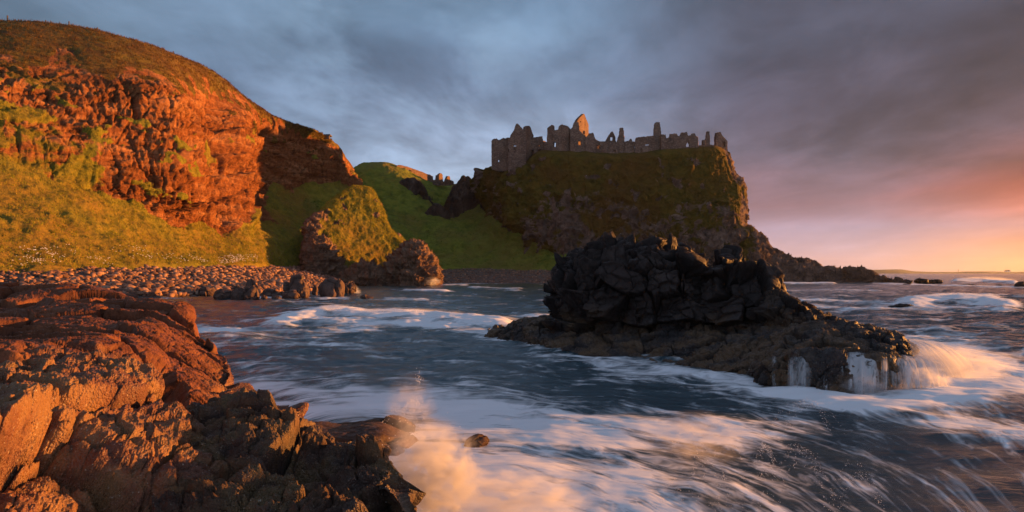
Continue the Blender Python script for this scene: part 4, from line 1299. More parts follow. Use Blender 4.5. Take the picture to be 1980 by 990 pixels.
wr = [
    [PZ(300, 0.2, 8.4), PZ(370, -0.3, 9.0), PZ(440, -0.5, 9.3), PZ(520, -0.6, 9.3), PZ(600, -0.6, 9.2), PZ(680, -0.6, 8.8), PZ(735, -0.6, 8.2), PZ(772, -0.6, 7.6), PZ(800, -0.6, 6.7), PZ(815, -0.6, 5.9)],
    [P(300, 850, 7.6), P(365, 828, 8.0), P(430, 798, 8.2), P(510, 795, 8.2), P(585, 826, 8.0), P(645, 850, 7.7), P(718, 860, 7.2), P(752, 880, 6.8), P(766, 925, 6.2), P(800, 992, 5.4)],
    [P(295, 880, 7.2), P(360, 860, 7.5), P(425, 832, 7.6), P(500, 832, 7.6), P(575, 850, 7.5), P(640, 868, 7.3), P(705, 880, 6.9), P(750, 905, 6.5), P(764, 948, 6.0), P(806, 1010, 5.3)],
    [P(295, 930, 6.6), P(355, 915, 6.8), P(420, 888, 6.9), P(490, 884, 6.9), P(560, 892, 6.9), P(625, 905, 6.8), P(690, 918, 6.5), P(735, 945, 6.1), P(768, 985, 5.7), P(812, 1040, 5.1)],
    [P(295, 975, 6.1), P(350, 965, 6.2), P(412, 945, 6.3), P(480, 935, 6.3), P(545, 938, 6.3), P(612, 950, 6.2), P(680, 965, 6.0), P(728, 985, 5.7), P(770, 1030, 5.3), P(820, 1090, 4.8)],
    [P(290, 1040, 5.5), P(345, 1030, 5.6), P(405, 1010, 5.7), P(470, 1000, 5.7), P(535, 1000, 5.7), P(600, 1010, 5.6), P(670, 1030, 5.4), P(725, 1050, 5.1), P(772, 1100, 4.8), P(830, 1160, 4.4)],
    [PZ(280, 0.0, 4.6), PZ(340, -0.1, 4.6), PZ(400, -0.2, 4.6), PZ(465, -0.2, 4.6), PZ(530, -0.2, 4.6), PZ(600, -0.2, 4.6), PZ(670, -0.2, 4.5), PZ(730, -0.3, 4.4), PZ(790, -0.5, 4.2), PZ(850, -0.6, 3.9)],
]


for i_, row in enumerate(wr):
    x_, y_, z_ = row[-1]
    row.append((x_ + 0.10, y_ + 0.35, -0.6))


def d_weed(V, N, RPp, CPp):
    bd2, e2, _ = blocks(V, 1.1, 0.55, 0.30, 0.08, (1, 1, 1.1), 0.35, 0.10)
    bd3, e3, _ = blocks(V, 0.26, 0.10, 0.06, 0.14, (1, 1, 1.2), 0.4, 0.05)
    kn = ridged(V / 0.20 + 7, 4, 0.65)
    d = bd2 * 0.5 + bd3 * 0.7 + fbm(V / 0.9, 4) * 0.16 + (kn - 0.5) * 0.10 + fbm(V * 16, 4, 0.65) * 0.04
    d *= 1 - 0.35 * np.exp(-((RPp - 1) / 0.3) ** 2)
    d *= 1 - 0.9 * sstep(7.6, 8.6, CPp)
    return d - 0.05, {'crack': 1 - sstep(0, 0.06, e2), 'shell': 0.4 + 0.6 * sstep(-0.2, 0.2, fbm(V / 0.7, 3))}


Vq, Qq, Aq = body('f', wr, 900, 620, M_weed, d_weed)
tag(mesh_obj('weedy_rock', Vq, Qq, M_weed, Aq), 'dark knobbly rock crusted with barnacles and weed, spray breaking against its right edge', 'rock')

# flat slab awash and a small rock in the foam
slab_rows = [
    [PZ(575, -0.5, 10.4), PZ(650, -0.5, 10.2), PZ(740, -0.5, 10.2), PZ(782, -0.5, 10.8), PZ(815, -0.5, 12.0)],
    [P(575, 862, 10.8), P(650, 870, 10.8), P(735, 866, 10.9), P(770, 856, 11.4), P(805, 846, 12.2)],
    [P(580, 830, 12.0), P(650, 838, 11.8), P(730, 834, 11.8), P(765, 836, 12.2), P(800, 836, 12.8)],
    [P(590, 815, 13.2), P(660, 814, 13.2), P(730, 811, 13.2), P(765, 814, 13.2), P(798, 828, 13.2)],
    [PZ(590, -0.5, 13.9), PZ(660, -0.5, 13.9), PZ(730, -0.5, 13.9), PZ(770, -0.5, 13.8), PZ(805, -0.5, 13.6)],
]


def d_slab(V, N, RPp, CPp):
    bd, e1, _ = blocks(V, 1.6, 0.10, 0.09, 0.06, (0.8, 1.4, 1.0), 0.3, 0.08)
    return bd + fbm(V / 0.8, 4) * 0.08 + fbm(V * 12, 3) * 0.008, {'crack': 1 - sstep(0, 0.04, e1), 'shell': 0 * e1 + 0.2}


Vq, Qq, Aq = body('s', slab_rows, 320, 180, M_weed, d_slab)
tag(mesh_obj('rock_slab', Vq, Qq, M_weed, Aq), 'flat wet slab just above the foam, behind the barnacled rock', 'rock')

# ================================================================== BOULDERS
import bmesh
def ico(sub):
    bm = bmesh.new()
    bmesh.ops.create_icosphere(bm, subdivisions=sub, radius=1.0)
    v = np.array([list(x.co) for x in bm.verts])
    f = np.array([[q_.index for q_ in x.verts] for x in bm.faces])
    bm.free()
    return v, f


ICO5, ICO5F = ico(5)
ICO2, ICO2F = ico(3)
ICO1, ICO1F = ico(2)


def boulder(name, px0, px1, py_top, py_base, label, cat='boulder', depth=None, seed=0, mat=None, Y=None, zb=None, angular=0.5, group=None, lean=0.0, detail=1.0):
    y = wl(py_base) if Y is None else Y
    x0, x1 = (px0 - 990) / F * y, (px1 - 990) / F * y
    z1 = CH + (HOR - py_top) / F * y
    z0 = 0.0 if zb is None else zb
    sxx = (x1 - x0) / 2
    syy = depth if depth else sxx * 0.9
    V = ICO5.copy()
    hgt = z1 - z0
    S = np.array([sxx, syy, hgt * 0.62])
    sc = max(sxx, hgt)
    # clip to a blocky solid, then roughen
    rs = np.random.default_rng(seed)
    for k in range(9):
        n = rs.normal(size=3) * np.array([1, 1, 0.6])
        n /= np.linalg.norm(n)
        d = V @ n
        lim = 0.80 + 0.14 * rs.random()
        V = V - np.outer(np.clip(d - lim, 0, None) * angular * 1.4, n)
    Pw = V * S
    nn = V / np.linalg.norm(V, axis=1)[:, None]
    bd, e, _ = blocks(Pw + seed * 13.7, sc * 0.95, 0.16 * sc, 0.10 * sc, 0.06, warp=0.3)
    dd = bd + fbm(Pw / sc * 1.3 + seed, 4) * 0.16 * sc + fbm(Pw / sc * 8 + seed, 4) * 0.025 * sc
    Pw = Pw + nn * dd[:, None]
    # fit to the measured outline
    mn, mx = Pw.min(0), Pw.max(0)
    Pw[:, 0] = (Pw[:, 0] - mn[0]) / (mx[0] - mn[0]) * (x1 - x0) - (x1 - x0) / 2
    Pw[:, 2] = (Pw[:, 2] - mx[2]) + (z1 - z0)
    Pw[:, 0] += lean * Pw[:, 2]
    o = mesh_obj(name, Pw, ICO5F, mat or M_boul, {'crack': 1 - sstep(0, 0.05, e), 'shell': 0 * e})
    o.location = ((x0 + x1) / 2, y + syy * 0.6, z0)
    tag(o, label, cat, group)
    return o


U6 = lambda u: 340 + u / 3.667
V6 = lambda v: 460 + v / 3.667
BL = [
    (140, 268, 340, 412, 'low dark cracked boulder, leftmost of the dark boulders at the water edge', 0.8),
    (252, 400, 358, 436, 'long low black boulder with a smooth whale-back top, left in the wet group', 0.6),
    (383, 485, 335, 438, 'upright split dark boulder between the whale-backed one and the brown one', 0.9),
    (472, 580, 335, 438, 'rounded brown boulder with a sunlit right side, beside the split dark boulder', 0.5),
    (485, 575, 288, 372, 'dark pointed boulder leaning behind the brown rounded one, against the cobbles', 0.5),
    (575, 750, 356, 418, 'flat dark ledge of rock lying between the two taller boulder groups', 0.6),
    (750, 935, 258, 420, 'tall brown domed boulder, the one with smaller dark stones round its foot', 0.5),
    (735, 868, 364, 432, 'squat dark boulder at the foot of the tall domed boulder', 0.5),
    (846, 932, 340, 430, 'narrow dark stone wedged at the right foot of the domed boulder', 0.7),
    (1000, 1170, 280, 422, 'massive dark rounded boulder with surf bursting at its right side', 0.4),
    (962, 1004, 335, 412, 'small orange-lit stone against the left of the massive rounded boulder', 0.5),
    (1120, 1192, 288, 422, 'orange-lit column of rock standing against the massive rounded boulder', 0.4),
    (1186, 1275, 305, 352, 'pale grey smooth boulder behind the surf burst', 0.4),
    (1300, 1397, 397, 433, 'single small brown boulder alone in the water, right of the surf burst', 0.5),
    (672, 742, 410, 437, 'small black stone awash in front of the flat ledge', 0.6),
    (598, 645, 404, 436, 'tiny black stone awash, left of the slightly bigger awash stone', 0.6),
]
for i, (a, b, c, d, lab, ang) in enumerate(BL):
    Yb = None
    if i == 4:
        Yb = wl(V6(432)) + 4
    if i == 12:
        Yb = wl(V6(418)) + 10
    boulder('boulder', U6(a), U6(b), V6(c), V6(d), lab, seed=i + 1, Y=Yb, angular=ang)
boulder('boulder', 896, 946, 842, 872, 'small dark pointed rock poking up through white foam', seed=41, angular=0.8, mat=M_weed)
# skerries on the right
SK = [
    (1724, 1782, 587, 596.5, 'thin dark reef awash in front of the white breaking wave'),
    (1966, 1995, 544, 556, 'dark rock cut by the right edge of the photo, out at sea'),
    (1742, 1768, 540, 548.5, 'low dark skerry next to the tip of the rocky point'),
    (1772, 1800, 537, 548.2, 'humped dark skerry, tallest of the line off the rocky point'),
    (1798, 1824, 540, 548.0, 'orange-lit skerry ending the line of rocks off the point'),
    (1750, 1764, 547, 551, 'small black rock in front of the low dark skerry'),
    (1866, 1892, 549, 552.5, 'flat dark rock in the distant surf, left of two smaller ones'),
    (1932, 1942, 549.5, 553, 'tiny dark rock in the distant surf near the photo edge'),
    (697, 722, 543, 549, 'little dark stone in the shallows by the foot of the stack'),
    (700, 712, 546, 552, 'black stone just in front of the shallows stone by the stack'),
]
for i, (a, b, c, d, lab) in enumerate(SK):
    boulder('skerry' if i < 8 else 'boulder', a, b, c, d, lab, cat='rock', seed=60 + i, angular=0.9, mat=M_sea, depth=max(1.0, (b - a) / F * wl(d) * 0.4))

# ------------------------------------------------------------------ beach stones
from mathutils.bvhtree import BVHTree
bverts = VB2.reshape(GB.shape)


def on_beach(u, v):
    i = min(int(v * (GB.shape[0] - 1)), GB.shape[0] - 2)
    j = min(int(u * (GB.shape[1] - 1)), GB.shape[1] - 2)
    return bverts[i, j]


def stone_shape(base, seed):
    rs = np.random.default_rng(seed)
    V = base.copy()
    for k in range(5):
        n = rs.normal(size=3)
        n /= np.linalg.norm(n)
        V = V - np.outer(np.clip(V @ n - 0.72, 0, None) * 0.9, n)
    V = V * (1 + fbm(V * 1.2 + seed * 3.1, 3) * 0.35)[:, None]
    return V * np.array([1.0, 0.65 + 0.3 * rs.random(), 0.42 + 0.28 * rs.random()])


shapes = [stone_shape(ICO1, k) for k in range(10)]
sV, sQ, off = [], [], 0
cand = []
rs = np.random.default_rng(5)
for k in range(15000):
    u = rs.random() ** 0.8
    v = 0.18 + 0.70 * rs.random()
    p = on_beach(u, v)
    px_ = 990 + p[0] / p[1] * F
    if px_ < -60 or px_ > 1120:
        continue
    size = float(np.interp(px_, [0, 300, 540, 700, 1100], [0.40, 0.46, 0.52, 0.34, 0.32])) * (0.45 + 0.9 * rs.random() ** 1.7)
    if v < 0.34 and px_ < 560:
        size *= 1.25
    if px_ > 600 and rs.random() < 0.35:
        continue
    cand.append((size / p[1], p, size))
cand.sort(key=lambda c: -c[0])
# the stones that show largest are things of their own
protos = []
for k in range(8):
    me = mesh_obj('beach_stone', stone_shape(ICO2, 100 + k), ICO2F, M_cob)
    protos.append(me)
nbig = 0
for k, (sp_, p, size) in enumerate(cand[:300]):
    src = protos[k % 8]
    if k < 8:
        o = src
    else:
        o = src.copy()
        COL.objects.link(o)
    o.location = (p[0], p[1], p[2] + size * 0.18)
    o.scale = (size, size, size)
    o.rotation_euler = (rs.normal() * 0.25, rs.normal() * 0.25, rs.random() * 6.28)
    tag(o, 'rounded brown stone lying on the cobble beach below the grass slope', 'stone', 'stones of the cobble beach')
for k, (sp_, p, size) in enumerate(cand[300:]):
    V = shapes[k % 10]
    th = rs.random() * 6.28
    c_, s2 = math.cos(th), math.sin(th)
    Rm = np.array([[c_, -s2, 0], [s2, c_, 0], [0, 0, 1]])
    sV.append((V * size) @ Rm.T + p + np.array([0, 0, size * 0.15]))
    sQ.append(ICO1F + off)
    off += len(V)
cob = mesh_obj('cobbles', np.concatenate(sV), np.concatenate(sQ), M_cob)
tag(cob, 'mass of rounded brown cobbles covering the beach', 'cobbles', kind='stuff')

# ================================================================== MOVING WATER IN THE AIR
def mist_mat(name, density, noise_scale, lo=0.42, hi_=0.62, aniso=0.25):
    m, t = new_mat(name)
    ob = t.add('ShaderNodeTexCoord').outputs['Object']
    ln = t.add('ShaderNodeVectorMath', {0: ob}, operation='LENGTH').outputs['Value']
    n = t.noise(t.mapping(ob, (1, 1, 1.3)), noise_scale, 4, 0.6, 0.6)
    core = t.mrange(ln, 1.0, 0.25)
    d = t.math('MULTIPLY', t.math('MULTIPLY', core, t.mrange(n, lo, hi_, 0.05, 1.0)), density)
    v = t.add('ShaderNodeVolumePrincipled', {'Color': (0.93, 0.94, 0.96, 1), 'Density': d, 'Anisotropy': aniso})
    t.add('ShaderNodeOutputMaterial', {'Volume': v.outputs[0]})
    return m


PUFF_V, PUFF_F = ico(3)


def puff(cx, cy, Y, rx, rz, ry, dens, label, ns=2.0, lean=0.0, lo=0.42, hi_=0.62, cat='sea spray'):
    """cloud of spray: centre in the photograph and distance, radii in photograph pixels (ry in metres)"""
    c = P(cx, cy, Y)
    o = mesh_obj('sea_spray', PUFF_V, PUFF_F, mist_mat('spray_mist', dens, ns, lo, hi_))
    o.location = c
    o.scale = (rx / F * Y, ry, rz / F * Y)
    o.rotation_euler = (0, lean, 0)
    tag(o, label, cat, kind='stuff')
    return o


puff(835, 925, 6.9, 120, 130, 0.5, 11.0, 'sunlit spray bursting up against the barnacled rock', 3.4, lo=0.45, hi_=0.60)
puff(795, 800, 7.6, 60, 90, 0.4, 1.6, 'thin plume of spray rising above the flat slab', 3.0)
puff(985, 965, 7.4, 190, 66, 0.6, 5.0, 'low bank of spray in the white surge at the bottom edge', 3.6, lo=0.45, hi_=0.62)
puff(760, 610, 47.0, 170, 17, 2.0, 1.8, 'spray blown from the breaking wave in the bay', 2.6)
puff(640, 606, 48.0, 42, 20, 1.5, 2.2, 'peak of spray at the left end of the bay wave', 2.2)
puff(860, 618, 45.0, 95, 14, 2.0, 1.5, 'spray at the right end of the bay wave', 2.6)
puff(682, 566, 98.0, 18, 17, 2.0, 1.6, 'surf burst at the massive rounded boulder', 2.0)
puff(835, 544, 162.0, 20, 11, 3.0, 0.9, 'surf burst at the foot of the stack', 2.0)
puff(1848, 583, 74.0, 88, 19, 3.0, 1.3, 'domed white wave bursting in the open sea on the right', 2.0, lo=0.30, hi_=0.7)
puff(1905, 542, 240.0, 62, 9, 8.0, 0.25, 'distant surf bursting on a reef near the horizon', 2.0)
puff(1845, 712, 18.6, 120, 55, 0.9, 2.6, 'spray glowing beside the waterfall at the right end of the rock', 2.0, lo=0.34, hi_=0.7)
puff(1700, 765, 17.0, 150, 24, 0.5, 3.0, 'mist where the pouring water meets the sea', 2.4)
puff(1668, 748, 16.7, 52, 26, 0.3, 4.0, 'white mist at the foot of the strongest fall', 2.4)
puff(1785, 738, 17.2, 66, 36, 0.5, 4.0, 'white mist under the curving right-hand fall', 2.4)
puff(1350, 850, 9.6, 120, 60, 0.7, 0.9, 'faint swirls of spray above the water at the lower centre', 3.0)


def fall_mat():
    m, t = new_mat('pouring_water')
    uu = t.add('ShaderNodeAttribute', attribute_name='across').outputs['Fac']
    vv = t.add('ShaderNodeAttribute', attribute_name='down').outputs['Fac']
    dn = t.add('ShaderNodeAttribute', attribute_name='dense').outputs['Fac']
    cb = t.add('ShaderNodeCombineXYZ', {0: uu, 1: t.math('MULTIPLY', vv, 0.45), 2: 0.0})
    n = t.noise(cb, 7.0, 5, 0.6, 0.1)
    n2 = t.noise(cb, 2.6, 4, 0.6, 0.2)
    topf = t.mrange(t.math('ADD', vv, t.math('MULTIPLY', t.math('SUBTRACT', n2, 0.5), 1.3)), -0.25, 0.30)
    a = t.math('MULTIPLY', t.math('MULTIPLY', t.mrange(n, 0.22, 0.72, 0.12, 1.0), topf), dn, clamp=True)
    dif = t.add('ShaderNodeBsdfDiffuse', {'Color': (0.82, 0.82, 0.82)})
    trl = t.add('ShaderNodeBsdfTranslucent', {'Color': (0.82, 0.82, 0.82)})
    ms = t.add('ShaderNodeMixShader', {0: 0.45, 1: dif.outputs[0], 2: trl.outputs[0]})
    tr = t.add('ShaderNodeBsdfTransparent')
    mx = t.add('ShaderNodeMixShader', {0: a, 1: tr.outputs[0], 2: ms.outputs[0]})
    t.add('ShaderNodeOutputMaterial', {'Surface': mx.outputs[0]})
    return m


def sheet(lip, foot, bow, dens, u0):
    """water leaving the lip and falling in an arc to the foot"""
    lip = np.array([P(*p) for p in lip]) + np.array([0, 0.0, 0.02]); foot = np.array([PZ(p[0], 0.03, p[1]) for p in foot])
    nu_, nv_ = 90, 56
    tl = np.linspace(0, 1, nu_)
    L = pchip(np.linspace(0, 1, len(lip)), lip, tl)
    Ft = pchip(np.linspace(0, 1, len(foot)), foot, tl)
    vary = fbm(np.stack([tl * 5, 0 * tl + u0, 0 * tl], 1), 3)
    vary2 = fbm(np.stack([tl * 7 + 30, 0 * tl + u0, 0 * tl], 1), 3)
    G_ = np.zeros((nv_, nu_, 3)); A_ = np.zeros((nv_, nu_)); U_ = np.zeros((nv_, nu_)); Vv = np.zeros((nv_, nu_))
    Lw = np.linalg.norm(L[-1] - L[0])
    for j in range(nv_):
        t = j / (nv_ - 1) * 1.35 - 0.35            # below zero the water still runs over the rock towards the lip
        tt_ = max(t, 0.0)
        hx_ = tt_ ** (1 / bow)
        back = min(t, 0.0)
        G_[j, :, 0] = L[:, 0] + (Ft[:, 0] - L[:, 0]) * hx_ * (1 + 0.25 * vary)
        G_[j, :, 1] = L[:, 1] + (Ft[:, 1] - L[:, 1]) * hx_ * (1 + 0.15 * vary2) - back * 1.3
        G_[j, :, 2] = L[:, 2] + (Ft[:, 2] - L[:, 2]) * tt_ ** bow - back * 0.12 
        top_ = sstep(-0.35, 0.05, np.float64(t) + 0.30 * vary)
        A_[j] = dens * np.sin(tl * math.pi) ** 1.1 * (0.05 + 0.95 * top_) * (1 - 0.65 * sstep(0.75, 1.0, np.float64(t))) * np.clip(0.85 + 0.8 * vary2, 0.1, 1.3)
        U_[j] = u0 + tl * Lw * (1 + 0.25 * tt_)
        Vv[j] = t
    w_ = G_.reshape(-1, 3)
    w_ = w_ + np.stack([0 * w_[:, 0], fbm(np.stack([U_.ravel() * 6, Vv.ravel() * 1.2, w_[:, 0] * 0], 1), 3) * 0.10, 0 * w_[:, 0]], 1)
    return w_, grid_faces(nv_, nu_, False), {'across': U_.ravel(), 'down': Vv.ravel(), 'dense': A_.ravel()}


falls = [
    sheet([(1536, 684, 18.1), (1560, 682, 18.2), (1578, 684, 18.2)], [(1518, 17.3), (1545, 17.1), (1572, 17.0)], 1.7, 0.75, 0.0),
    sheet([(1598, 690, 17.9), (1606, 692, 17.9)], [(1590, 16.9), (1602, 16.9)], 1.7, 0.6, 2.0),
    sheet([(1628, 686, 17.9), (1650, 684, 18.2), (1672, 686, 18.2), (1692, 690, 18.0)], [(1618, 17.1), (1650, 16.8), (1684, 16.8), (1712, 17.0)], 1.9, 2.6, 4.0),
    sheet([(1640, 682, 18.3), (1665, 682, 18.3), (1690, 688, 18.1)], [(1636, 17.0), (1665, 16.9), (1696, 17.0)], 1.7, 1.0, 7.0),
    sheet([(1704, 692, 17.6), (1716, 692, 17.6)], [(1702, 16.9), (1720, 16.9)], 1.8, 0.9, 9.0),
    sheet([(1726, 692, 17.9), (1748, 690, 18.3), (1766, 688, 18.8), (1780, 684, 19.4)], [(1734, 17.0), (1772, 16.8), (1812, 17.0), (1850, 17.8)], 1.8, 2.3, 11.0),
    sheet([(1742, 664, 19.6), (1760, 660, 19.9), (1772, 658, 20.4), (1780, 656, 21.2)], [(1800, 18.2), (1850, 18.6), (1885, 19.6), (1900, 21.0)], 1.5, 1.6, 14.0),
    sheet([(1700, 654, 20.0), (1728, 652, 20.6), (1752, 652, 21.4)], [(1780, 19.2), (1840, 20.2), (1870, 21.5)], 1.4, 0.8, 17.0),
]
for kx, (xa, wd, dd) in enumerate([(1494, 8, 0.4), (1527, 7, 0.5), (1584, 6, 0.6), (1612, 9, 0.8), (1621, 8, 0.8), (1722, 10, 0.9), (1733, 8, 0.8), (1748, 12, 0.9), (1553, 5, 0.5)]):
    yl = float(np.interp(xa, [1480, 1530, 1620, 1700, 1750], [18.6, 18.0, 17.6, 17.7, 18.0]))
    falls.append(sheet([(xa, 690 + 4 * math.sin(kx * 2.3), yl), (xa + wd, 691, yl)], [(xa - 3, yl - 0.65), (xa + wd + 2, yl - 0.65)], 1.8, dd * 1.3, 30.0 + 3 * kx))
Vw, Qw, Aw = join(falls)
wf = mesh_obj('waterfall', Vw, Qw, fall_mat(), Aw)
tag(wf, 'white sunlit water pouring off the right end of the dark sea rock', 'waterfall', kind='stuff')

# drops thrown up in arcs at the bottom right
oc = np.array([[1, 0, 0], [-1, 0, 0], [0, 1, 0], [0, -1, 0], [0, 0, 1], [0, 0, -1]], float)
of = np.array([[0, 2, 4], [2, 1, 4], [1, 3, 4], [3, 0, 4], [2, 0, 5], [1, 2, 5], [3, 1, 5], [0, 3, 5]])
rs = np.random.default_rng(21)
dv, df, off = [], [], 0
def drop(p, r):
    global off
    dv.append(oc * r * np.array([1, 1, 1.3]) + p)
    df.append(of + off)
    off += 6
for (px_, py_, Yd, hm, wdt, n) in [(1360, 992, 7.6, 0.62, 0.25, 260), (1395, 985, 7.8, 0.38, 0.16, 120), (1440, 985, 7.6, 0.34, 0.2, 120), (1545, 990, 7.4, 0.62, 0.75, 420), (1650, 985, 7.6, 0.50, 0.55, 220), (1480, 905, 8.6, 0.30, 0.25, 260), (1490, 930, 8.4, 0.16, 0.25, 200),
                                   (1400, 880, 9.4, 0.35, 0.3, 150), (1560, 830, 11.5, 0.42, 0.9, 260), (1330, 860, 10.0, 0.25, 0.4, 200), (812, 800, 8.0, 0.45, 0.10, 120), (800, 815, 7.8, 0.30, 0.25, 160), (775, 815, 7.6, 0.20, 0.3, 120), (1300, 985, 7.5, 0.30, 0.25, 120)]:
    c = np.array(P(px_, py_, Yd))
    for strand in range(5):
        w0 = wdt * (0.75 + 0.5 * rs.random()); h0 = hm * (0.75 + 0.5 * rs.random()); yj = rs.normal() * 0.12
        for k in range(n // 5):
            t = rs.random() * 2 - 1
            x = c[0] + t * w0 * 0.5 + rs.normal() * 0.012
            z = c[2] + h0 * (1 - t * t) + rs.normal() * 0.012
            drop(np.array([x, c[1] + yj + rs.normal() * 0.03, max(z, 0.02)]), (0.0015 + 0.0026 * rs.random() ** 2) * Yd / 7.5)
for k in range(1600):
    a = rs.normal() * 0.28; b = abs(rs.normal()) * 0.30
    drop(np.array([P(800, 900, 6.8)[0] + a, 6.8 + rs.normal() * 0.3, 0.25 + b * 1.6]), 0.0015 + 0.003 * rs.random() ** 2)
m, t = new_mat('water_drops')
finish(t, (0.85, 0.85, 0.85), 0.3, None, 0.6)
dr_ = mesh_obj('spray_drops', np.concatenate(dv), np.concatenate(df), m)
tag(dr_, 'orange-lit drops thrown up in arcs above the water along the bottom edge', 'spray', kind='stuff')

# ------------------------------------------------------------------ grass tufts and wildflowers
def grass_mat():
    m, t = new_mat('grass_blades')
    ri = t.add('ShaderNodeNewGeometry').outputs['Random Per Island']
    sh = t.add('ShaderNodeAttribute', attribute_name='shade').outputs['Fac']
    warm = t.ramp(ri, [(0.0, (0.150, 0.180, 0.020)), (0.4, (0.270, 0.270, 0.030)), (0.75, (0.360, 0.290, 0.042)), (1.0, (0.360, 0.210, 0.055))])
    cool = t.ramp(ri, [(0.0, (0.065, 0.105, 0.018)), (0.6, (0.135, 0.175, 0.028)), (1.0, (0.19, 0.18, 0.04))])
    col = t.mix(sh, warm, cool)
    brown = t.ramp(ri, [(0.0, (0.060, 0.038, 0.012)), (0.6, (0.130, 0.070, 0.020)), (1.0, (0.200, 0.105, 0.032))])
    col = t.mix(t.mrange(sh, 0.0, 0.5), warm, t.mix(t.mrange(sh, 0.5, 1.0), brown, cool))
    d = t.add('ShaderNodeBsdfDiffuse', {'Color': col})
    r = t.add('ShaderNodeBsdfTranslucent', {'Color': col})
    mx = t.add('ShaderNodeMixShader', {0: 0.3, 1: d.outputs[0], 2: r.outputs[0]})
    t.add('ShaderNodeOutputMaterial', {'Surface': mx.outputs[0]})
    return m


rs = np.random.default_rng(77)
M_grass = grass_mat()


def tufts(pts, h, blades=6, cool=0.0, lean=(0, 0, 0)):
    n = len(pts)
    base = np.repeat(pts, blades, axis=0)
    m_ = len(base)
    hh = h * (0.5 + rs.random((m_, 1)) * 0.9)
    off = rs.normal(size=(m_, 3)) * np.array([0.55, 0.55, 0.05]) * h
    tip = base + off + rs.normal(size=(m_, 3)) * np.array([0.45, 0.45, 0.1]) * hh + np.array([0, 0, 1.0]) * hh + np.array(lean) * hh
    th = rs.random((m_, 1)) * 3.14
    wv = np.concatenate([np.cos(th), np.sin(th), 0 * th], 1) * h * 0.13
    b0 = base + off - wv - np.array([0, 0, 0.15 * h])
    b1 = base + off + wv - np.array([0, 0, 0.15 * h])
    V_ = np.stack([b0, b1, tip], 1).reshape(-1, 3)
    Q_ = np.arange(len(V_)).reshape(-1, 3)
    return V_, Q_, {'shade': np.full(len(V_), cool)}


vis = (pxv > -120) & (pxv < 640)
okg = np.nonzero((rockm < 0.35) & (RP > 1.05) & (RP < 4.6) & vis)[0]
sel1 = rs.choice(okg, 9000)
okc = np.nonzero((rockm < 0.4) & (RP > 5.2) & (RP < 7.15) & vis)[0]
sel2 = rs.choice(okc, 5000)
g1 = tufts(V2[sel1], 0.30)
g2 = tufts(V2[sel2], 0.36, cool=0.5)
st_ok = np.nonzero((As_['rock'] < 0.35) & (Vs_[:, 2] > 4))[0]
g3 = tufts(Vs_[rs.choice(st_ok, 7000)], 0.34)
sl = slope.data
SV = np.zeros(len(sl.vertices) * 3, dtype=np.float32)
sl.vertices.foreach_get('co', SV)
SV = SV.reshape(-1, 3)
spx = 990 + SV[:, 0] / SV[:, 1] * F
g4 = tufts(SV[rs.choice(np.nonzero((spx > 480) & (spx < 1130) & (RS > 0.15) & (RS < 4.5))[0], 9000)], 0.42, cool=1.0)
Vg, Qg, Ag = join([g1, g2, g3, g4])
gr = mesh_obj('grass', Vg, Qg, M_grass, Ag, smooth=False)
tag(gr, 'long wind-blown grass covering the slopes and the stack', 'grass', kind='stuff')

okf = np.nonzero((RP > 1.05) & (RP < 1.55) & (pxv > 20) & (pxv < 520))[0]
seeds = rs.choice(okf, 26)
fl = []
for sd_ in seeds:
    k = rs.integers(6, 26)
    near_ = okf[np.argsort(((V2[okf] - V2[sd_]) ** 2).sum(1))[:400]]
    fl.append(V2[rs.choice(near_, k)])
fl = np.concatenate(fl)
fv, ff, off = [], [], 0
for p_ in fl:
    r_ = 0.07 + 0.07 * rs.random()
    fv.append(oc * np.array([1, 1, 0.5]) * r_ + p_ + np.array([0, 0, 0.35 + 0.25 * rs.random()]))
    ff.append(of + off)
    off += 6
fo_ = mesh_obj('wildflowers', np.concatenate(fv), np.concatenate(ff), M_white, smooth=False)
tag(fo_, 'small white flower heads along the foot of the grass slope', 'wildflowers', kind='stuff')

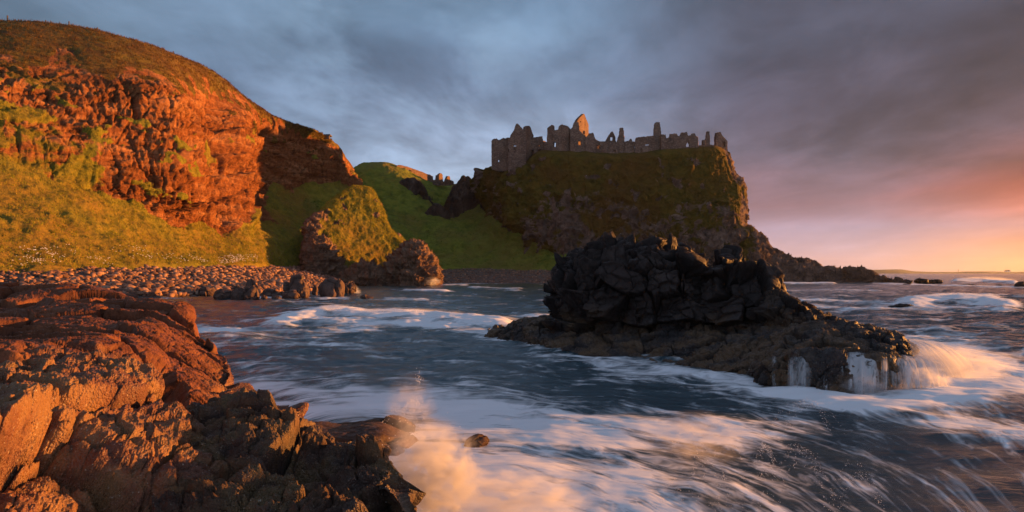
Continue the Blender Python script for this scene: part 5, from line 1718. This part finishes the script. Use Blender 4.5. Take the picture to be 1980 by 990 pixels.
# ------------------------------------------------------------------ marks on the far coast
def box(c, s_):
    x, y, z = c
    a_, b_, h_ = s_
    v = np.array([[x + i * a_ / 2, y + j * b_ / 2, z + k * h_] for k in (0, 1) for j in (-1, 1) for i in (-1, 1)], float)
    f = np.array([[0, 2, 3, 1], [4, 5, 7, 6], [0, 1, 5, 4], [1, 3, 7, 5], [3, 2, 6, 7], [2, 0, 4, 6]])
    return v, f


hx, hy_, hz__ = P(1948, 526.5, 4150)
far_h = empty('far_house', (hx, hy_, hz__))
tag(far_h, 'tiny pale house catching the light on the far coast at the right', 'house')
v, f = box((0, 0, -6), (26, 16, 14))
mesh_obj('wall', v, f, M_white, smooth=False, parent=far_h)
v = np.array([[-14, -9, 8], [14, -9, 8], [14, 9, 8], [-14, 9, 8], [-14, 0, 14], [14, 0, 14]], float)
f4 = np.array([[0, 1, 5, 4], [3, 4, 5, 2], [0, 3, 2, 1], [0, 4, 3, 3], [1, 2, 5, 5]])
me = bpy.data.meshes.new('roof')
me.from_pydata([tuple(q_) for q_ in v], [], [(0, 1, 5, 4), (3, 4, 5, 2), (0, 3, 2, 1), (0, 4, 3), (1, 2, 5)])
me.materials.append(M_slate)
ro = bpy.data.objects.new('roof', me)
COL.objects.link(ro)
ro.parent = far_h
vs, fs = cyl(P(1853, 528, 4150), P(1853, 521.0, 4150), 1.3)
mo = mesh_obj('mast', np.array([list(q_) for q_ in vs]), np.array(fs), M_wood, smooth=False)
tag(mo, 'thin mast standing on the low far coast', 'mast')

# ------------------------------------------------------------------ air
HZ = 6200.0
vb, fb_ = box((0, 1500, -3.0), (2 * HZ, 2 * 4800, 140))
hz_m, t = new_mat('evening_air')
vol = t.add('ShaderNodeVolumePrincipled', {'Color': (0.9, 0.9, 0.92, 1), 'Density': 0.00003, 'Anisotropy': 0.5})
t.add('ShaderNodeOutputMaterial', {'Volume': vol.outputs[0]})
hzo = mesh_obj('haze', vb, fb_, hz_m, smooth=False)
tag(hzo, 'thin evening sea haze', 'haze', kind='stuff')
